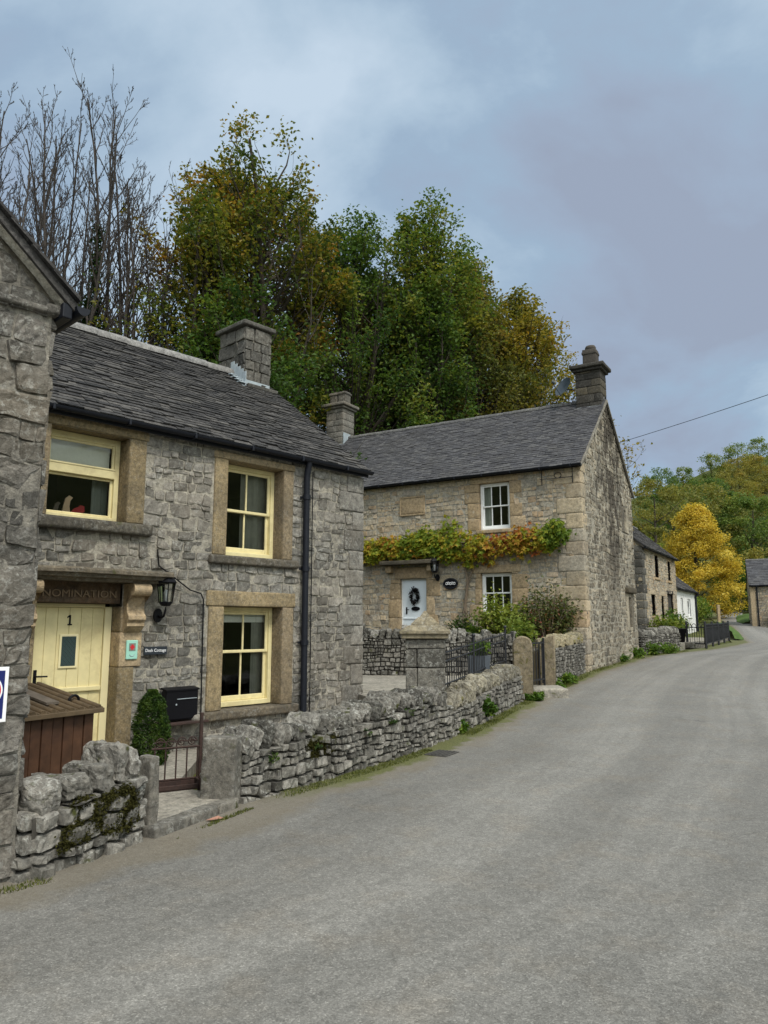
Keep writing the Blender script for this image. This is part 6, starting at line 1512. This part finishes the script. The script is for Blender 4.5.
# golden tree and the trees of the far hillside
def crown_cloud(x, y, zb, H, W, n, size, tone, rg, lumps=60, prof=None, lo=.12, top_tone=0., ls=1.):
    C = []; T = []
    for q in range(lumps):
        t = rg.uniform(0, 1) ** .85; a = rg.uniform(0, 2 * PI); rr = W / 2 * prof(t) * (.45 + .5 * math.sqrt(rg.uniform(0, 1)))
        c = np.array([x + rr * math.cos(a), y + rr * math.sin(a), zb + H * (lo + (1 - lo) * t * .97)]); s = W * ls * rg.uniform(.045, .10)
        k = int(n / lumps * rg.uniform(.6, 1.4)); d = rg.normal(0, 1, (k, 3)); d /= np.linalg.norm(d, axis=1, keepdims=True); d *= (rg.uniform(0, 1, k) ** .4)[:, None]
        C.append(c + d * s * np.array([1.25, 1.25, .75])); T.append(tone[0] + rg.normal(0, tone[1] * .6) + rg.normal(0, tone[1] * .5, k) + top_tone * (t - .5))
    return np.concatenate(C), np.concatenate(T)
def far_tree(name, label, x, y, H, W, n, size, lmat, tone, seed, group, prof=None, lumps=60, lo=.12, top_tone=0., zb=None, bare=0, ls=1.):
    rg = np.random.default_rng(seed); zb = gz(x, y) - .2 if zb is None else zb; root = empty(name, (x, y, zb), label, 'tree', group)
    prof = prof or (lambda t: math.sqrt(max(0., 1 - (2 * (t * .92 + .04) - .95) ** 2)) ** .8)
    tk = MB(); tube(tk, [(x, y, zb - .3), (x + .02 * H * rg.normal(), y, zb + H * .4), (x, y, zb + H * .85)], [.022 * H, .014 * H, .004 * H], 7, 0, .5, True, False)
    for q in range(14 + bare):
        a = rg.uniform(0, 2 * PI); t = rg.uniform(.2, .75); l = W * .42 * prof(t); p0 = np.array([x, y, zb + H * t * .9]); tube(tk, [p0, p0 + [l * .5 * math.cos(a), l * .5 * math.sin(a), l * .35], p0 + [l * math.cos(a), l * math.sin(a), l * .85]], [.004 * H, .0025 * H, .001 * H], 4, 0, .5, True, False)
    tk.build('trunk', M['bark'], root)
    C, T = crown_cloud(x, y, zb, H, W, n, size, tone, rg, lumps, prof, lo, top_tone, ls); cr = MB(); leaf_quads(cr, C, size, T, rg); cr.build('crown', lmat, root); return root
gp = lambda t: np.interp(t, [0, .12, .3, .5, .75, .92, 1], [.62, .98, 1., .84, .52, .26, .05])
far_tree('golden_tree', 'bright golden-yellow autumn tree at the bend of the lane', 32.2, 76, 12.0, 9.6, 40000, .2, LM['gold'], (.5, .36), 401, None, gp, 300, .04, .12, zb=1.9)
FT = [ # px-like bearings were measured on the photo and turned into metres
    (35.2, 95, 17.5, 9.5, 'olive', (.5, .18), 'drooping olive-green tree left of the golden tree'),
    (34.6, 104, 13.0, 7, 'olive', (.30, .15), 'darker tree at the left end of the far hillside, beside the gable'),
    (31.0, 88, 9.5, 5.5, 'pale', (.3, .2), 'bright yellow-green small tree low beside the gable'),
    (47.0, 112, 18.0, 15, 'olive', (.42, .15), 'broad olive oak right behind the golden tree'),
    (54.5, 108, 16.5, 13, 'green', (.45, .18), 'dark green broad tree on the far slope at the right edge'),
    (60.5, 120, 14.0, 13, 'olive', (.3, .15), 'round olive tree higher on the slope at the right edge'),
    (49.5, 96, 8.5, 8, 'olive', (.55, .15), 'pale olive bushy tree behind the far cottage roof'),
    (44.0, 92, 6.5, 6.5, 'fresh', (.25, .2), 'low green bushy tree behind the far stone wall'),
    (57.0, 150, 14.0, 10, 'green', (.3, .12), 'dark green tree high on the far hill, left of the grass patch'),
    (62.5, 140, 13.0, 12, 'green', (.35, .15), 'green tree in the fold of the far hill'),
    (71.5, 150, 9.0, 11, 'olive', (.6, .15), 'russet-olive tree below the grass patch of the far hill'),
    (80.0, 160, 9.0, 12, 'olive', (.65, .15), 'brownish tree near the top right of the far hill'),
    (52.0, 132, 14.0, 11, 'green', (.35, .15), 'dark tree behind the olive ones on the lower far hill'),
    (68.0, 128, 12.0, 13, 'green', (.25, .12), 'deep green tree at the right edge above the round olive one')]
for q, (x, y, H, W, lm_, tn, lab) in enumerate(FT): far_tree('hillside_tree', lab, x, y, H, W, 9000, .04 * W * (.75 if W > 8 else .95), LM[{'olive': 'far_olive', 'green': 'far_green'}.get(lm_, lm_)], tn, 420 + q, 'trees on the far hillside', lumps=110, lo=.05, top_tone=.15, ls=1.15)
for q, (x, y, H, W, lab, n_) in enumerate([(71.0, 172, 7.0, 5.0, 'leftmost small tree on the far skyline', 900), (77.5, 172, 8.5, 6.5, 'rounded pale tree in the middle of the far skyline', 1200), (81.2, 166, 11.5, 7.0, 'tallest skyline tree, thin-leaved with dark trunk', 900), (88.0, 170, 10.0, 6.0, 'skyline tree cut by the right edge of the photo', 900)]):
    far_tree('skyline_tree', lab, x, y, H, W, n_ * 3, .34, LM['far_green'], (.6, .25), 450 + q, 'trees on the far skyline', lumps=60, lo=.12, bare=14, ls=1.9)
for q, (x, y, h, r_, lm_, lab) in enumerate([(24.2, 60.0, 2.9, 1.6, 'pale', 'yellow-green bush above the brownish wall'), (31.3, 58.6, 2.2, .9, 'yellow', 'yellowish bush at the far cottage front'), (28.2, 68, 2.6, 1.8, 'fresh', 'green bush under the golden tree')]):
    bush('roadside_bush', lab, x, y, float(rz(y)), r_, r_, h, 1800, .2, LM[lm_], (.5, .25), 470 + q, stems=14)

# Virginia creeper style vine across the vine cottage
root = empty('climbing_vine', tuple(F2.P(3.55, 1.0, .15)), 'yellow, green and orange climbing vine trained across the vine cottage', 'vine')
rg = np.random.default_rng(15); vt = MB(); C = []; T = []
main = lambda u: 3.98 + .06 * np.sin(u * 1.7) + .05 * np.sin(u * 4.1)
tube(vt, [F2.P(u, z, h) for u, z, h in ((3.62, 1.0, .12), (3.5, 1.6, .1), (3.58, 2.2, .1), (3.48, 2.9, .09), (3.6, 3.4, .1), (3.9, 3.75, .1))], [.05, .045, .04, .04, .035, .03], 7)
tube(vt, [F2.P(u, z, h) for u, z, h in ((3.7, 1.0, .1), (3.62, 1.9, .13), (3.5, 2.7, .12), (3.25, 3.4, .1), (2.6, 3.85, .1))], [.03, .028, .026, .025, .02], 6)
for s in (0, 1):
    us = np.linspace(3.6, 7.35 if s else .5, 24); tube(vt, F2.P(us, main(us), .09), np.linspace(.03, .01, 24), 5)
prof_u = [.35, .7, 1.5, 2.5, 3.2, 3.9, 4.4, 5.2, 6.2, 7.4]
upz = [.18, .42, .34, .26, .30, .78, .46, .46, .34, .30]; loz = [.12, .42, .50, .52, .62, .70, .42, .38, .34, .34]
for q in range(330):
    u = rg.uniform(.4, 7.4); a = np.interp(u, prof_u, upz); c = np.interp(u, prof_u, loz); z = main(u) + rg.uniform(-c, a) * rg.uniform(.5, 1)
    k = 15; h = .08 + .30 * (1 - abs(z - main(u)) / 1.) * rg.uniform(.4, 1.); pts = np.stack([u + rg.normal(0, .11, k), z + rg.normal(0, .085, k), h + rg.normal(0, .06, k)], 1)
    C.append(F2.P(pts[:, 0], pts[:, 1], np.maximum(pts[:, 2], .04))); tn = np.interp(u, [.3, .9, 1.2, 2.2, 3.2, 4., 5., 6.2, 7.3], [.18, .16, .62, .68, .55, .34, .34, .55, .40]) + rg.normal(0, .14) - .05; T.append(np.full(k, tn) + rg.normal(0, .09, k))
vt.build('stem', M['stem'], root); vl = MB(); maple_leaves(vl, np.concatenate(C), .20, np.concatenate(T), rg, F2.N + np.array([0, 0, .55])); vl.build('foliage', LM['vine'], root)

bush('garden_shrub', 'pale spreading leafy shrub in front of the lower white window', *F2.P(2.0, 0, 1.0)[:2], 1.0, .85, .7, 1.45, 2400, .12, LM['pale'], (.45, .25), 501, stems=22)
bush('garden_shrub', 'twiggy reddish-green shrub against the corner of the vine cottage', *F2.P(.95, 0, .55)[:2], 1.0, .95, .5, 1.75, 3200, .09, LM['shrub'], (.5, .3), 502, stems=34)
bush('garden_shrub', 'dark green rounded shrub at the foot of the vine stem', *F2.P(3.35, 0, .8)[:2], 1.0, .45, .4, .82, 1800, .07, LM['conifer'], (.5, .25), 503, stems=14)
bush('garden_shrub', 'bright green low shrub between the dark shrub and the pale one', *F2.P(2.75, 0, 1.0)[:2], 1.0, .45, .4, .62, 1100, .10, LM['fresh'], (.5, .25), 504, stems=14)
bush('garden_shrub', 'yellow-green low plant behind the retaining wall', 3.0, 16.6, 1.0, .45, .4, .75, 900, .10, LM['pale'], (.3, .25), 505, stems=14)
bush('garden_shrub', 'bright leafy shrub beside the dark-windowed cottage wall', *F3.P(.8, 0, 1.0)[:2], .7, 1.2, .8, 1.5, 1500, .16, LM['pale'], (.25, .3), 506, stems=16)
bush('garden_shrub', 'green ferny shrub under the lower windows of the dark-windowed cottage', *F3.P(3.2, 0, .9)[:2], .7, .8, .6, 1.9, 1300, .16, LM['fresh'], (.35, .25), 507, stems=16)
r_ = bush('planter_bush', 'bright green bush growing in the grey square planter', 1.75, 13.95, 1.0, .27, .25, .30, 900, .06, LM['fresh'], (.6, .25), 508, stems=12)
# clipped cone conifer by the door
cx, cy = F1.P(.76, 0, .55)[:2]; root = empty('conifer', (cx, cy, .05), 'small clipped cone-shaped conifer by the cream door', 'shrub'); rg = np.random.default_rng(33)
n = 9000; t = rg.uniform(0, 1, n); a = rg.uniform(0, 2 * PI, n); prof = np.interp(t, [0, .08, .3, .6, .85, 1], [.13, .185, .205, .18, .12, .04]); rr = prof * np.sqrt(rg.uniform(.55, 1.1, n)) * (1 + .26 * vn(np.stack([np.cos(a) * 2.2 + 5, np.sin(a) * 2.2, t * 6], 1), 2))
C = np.stack([cx + rr * np.cos(a), cy + rr * np.sin(a), .07 + t * .80], 1); cf = MB(); leaf_quads(cf, C, .035, .5 + .5 * vn(C * 22, 4) + rg.normal(0, .15, n), rg, .8, 0, .4); cf.build('foliage', LM['conifer'], root)
tk = MB(); tube(tk, [(cx, cy, .0), (cx, cy, .8)], [.025, .006], 6); tk.build('trunk', M['stem'], root)

# weeds and wall-top growth
wl = [((3.75, 16.55), .30, .30, 'leafy green weed clump at the foot of the yellowed coping wall'), ((4.2, 17.7), .42, .34, 'larger weed clump along the yellowed coping wall foot'), ((2.98, 15.0), .18, .22, 'small weed tuft by the round-topped post'),
      ((8.25, 25.1), .55, .45, 'green weed clump at the far foot of the stained gable'), ((9.4, 26.6), .65, .5, 'bright weed clump where the stained gable meets the next wall'), ((10.4, 27.8), .5, .4, 'weed clump before the dark-coped wall'), ((7.4, 23.7), .4, .3, 'low weed tuft along the stained gable foot'), ((1.66, 12.25), .16, .34, 'upright weed growing on the railing wall'), ((1.1, 11.2), .14, .2, 'small weed at the foot of the stone pier')]
for q, ((x, y), r_, h, lab) in enumerate(wl): bush('weed_clump', lab, x, y, float(rz(y)) - .02 if q != 7 else .12, r_, r_ * .8, h, int(420 + 900 * r_), .075 + .03 * r_, LM['fresh'], (.4, .3), 520 + q, cat='weeds', stems=9)
# fern tufts rooted in the long wall's face
Pw, Lw, _ = path_frame([(-1.32, 6.98, 0), (-.92, 7.58, 0), (-.48, 8.25, 0), (.12, 9.25, 0), (.40, 9.85, 0)])
for q, (u, z, r_, lab) in enumerate([(.42, .36, .13, 'fern tuft near the thick gatepost in the long wall'), (1.05, .40, .11, 'dark fern tuft a third along the long wall'), (1.95, .42, .13, 'green fern tuft in the middle of the long wall'), (2.55, .48, .12, 'fern tuft two thirds along the long wall top'), (3.05, .52, .17, 'largest fern tuft at the pier end of the long wall')]):
    p = Pw(u, z, .02); r_ *= .8; bush('fern_tuft', lab, p[0], p[1], p[2] - .08, r_, r_, r_ * 1.0, 260, .04, LM['ivy'], (.8, .3), 540 + q, cat='fern', stems=10)
# moss cushions and grass (nobody could count the blades)
rg = np.random.default_rng(61)
gr = MB(); C = []
def strip(P_, u0, u1, n, h0, h1, hmin, hmax, mask=None):
    u = rg.uniform(u0, u1, n); h = rg.uniform(h0, h1, n); keep = vn(np.stack([u * 3.2, h * 6, u * 0], 1), 6) > rg.uniform(-.5, .55, n); u, h = u[keep], h[keep]
    p = P_(u, np.full(len(u), .0), h); p[:, 2] = rz(p[:, 1]); n = len(u); a = rg.uniform(0, 2 * PI, n); hh = rg.uniform(hmin, hmax, n); ln = rg.normal(0, .5, (n, 2)) * hh[:, None]; w_ = .004
    d = np.stack([np.cos(a), np.sin(a), a * 0], 1) * w_; tipp = p + np.concatenate([ln, hh[:, None]], 1)
    V = np.stack([p - d, p + d, tipp], 1); gr.add(V.reshape(-1, 3), np.arange(n)[:, None] * 3 + np.arange(3), 0, np.repeat(rg.random(n), 3))
strip(Pw, .1, Lw + .3, 3500, .05, .24, .008, .035)
P3_, L3_, _ = path_frame([(.86, 10.62, 0), (1.56, 12.2, .03), (2.24, 13.9, .07), (2.72, 14.95, .1)]); strip(P3_, 0, L3_, 3500, .03, .24, .01, .05)
P4_, L4_, _ = path_frame([(3.75, 16.75, .14), (5.54, 20.5, .31), (8.7, 25.75, .5), (12, 30.1, .5)]); strip(P4_, 0, L4_, 4500, .02, .22, .015, .09)
P5_, L5_, _ = path_frame([(-2.9, 4.3, 0), (-2.25, 5.05, 0), (-1.8, 5.9, 0)]); strip(P5_, .3, 1.0, 500, .10, .22, .01, .035)
P6_, L6_, _ = path_frame([(-1.72, 5.86, 0), (-1.28, 6.84, 0)]); strip(P6_, .05, L6_, 700, .10, .16, .01, .03)
tag(gr.build('grass', LM['mossy'], origin=(0, 0, 0)), 'short grass and moss growing along the wall feet', 'grass', None, 'stuff')
P1_, L1_, s1 = path_frame([(-2.24, 4.98, 0), (-1.84, 5.84, 0)]); ms = MB()
C = []
for q in range(30):
    u = rg.uniform(.2, .85); z = rg.uniform(.14, .42); k = 130; C.append(P1_(u + rg.normal(0, .03, k), z + rg.normal(0, .022, k), .045 + np.abs(rg.normal(0, .012, k))))
for q in range(16):
    u = rg.uniform(.9, 1.4); z = rg.uniform(.26, .42); k = 120; C.append(Pw(u + rg.normal(0, .035, k), z + rg.normal(0, .02, k), .04 + np.abs(rg.normal(0, .014, k))))
C = np.concatenate(C); leaf_quads(ms, C, .022, rg.random(len(C)), rg, .4)
mm, nt = NT('moss'); b = NB(nt); v = b.obj(); b.out(b.ramp(b.noise(v, 30, 5, .7), [(.3, (.022, .022, .008)), (.55, (.05, .048, .014)), (.75, (.085, .075, .02))]), 1., b.bump(b.noise(v, 120, 4, .7), 1., .01), .05)
tag(ms.build('moss', mm, origin=(0, 0, 0)), 'dark moss cushions growing in the dry-stone walls', 'moss', None, 'stuff')

print('LEAVES', TOT)
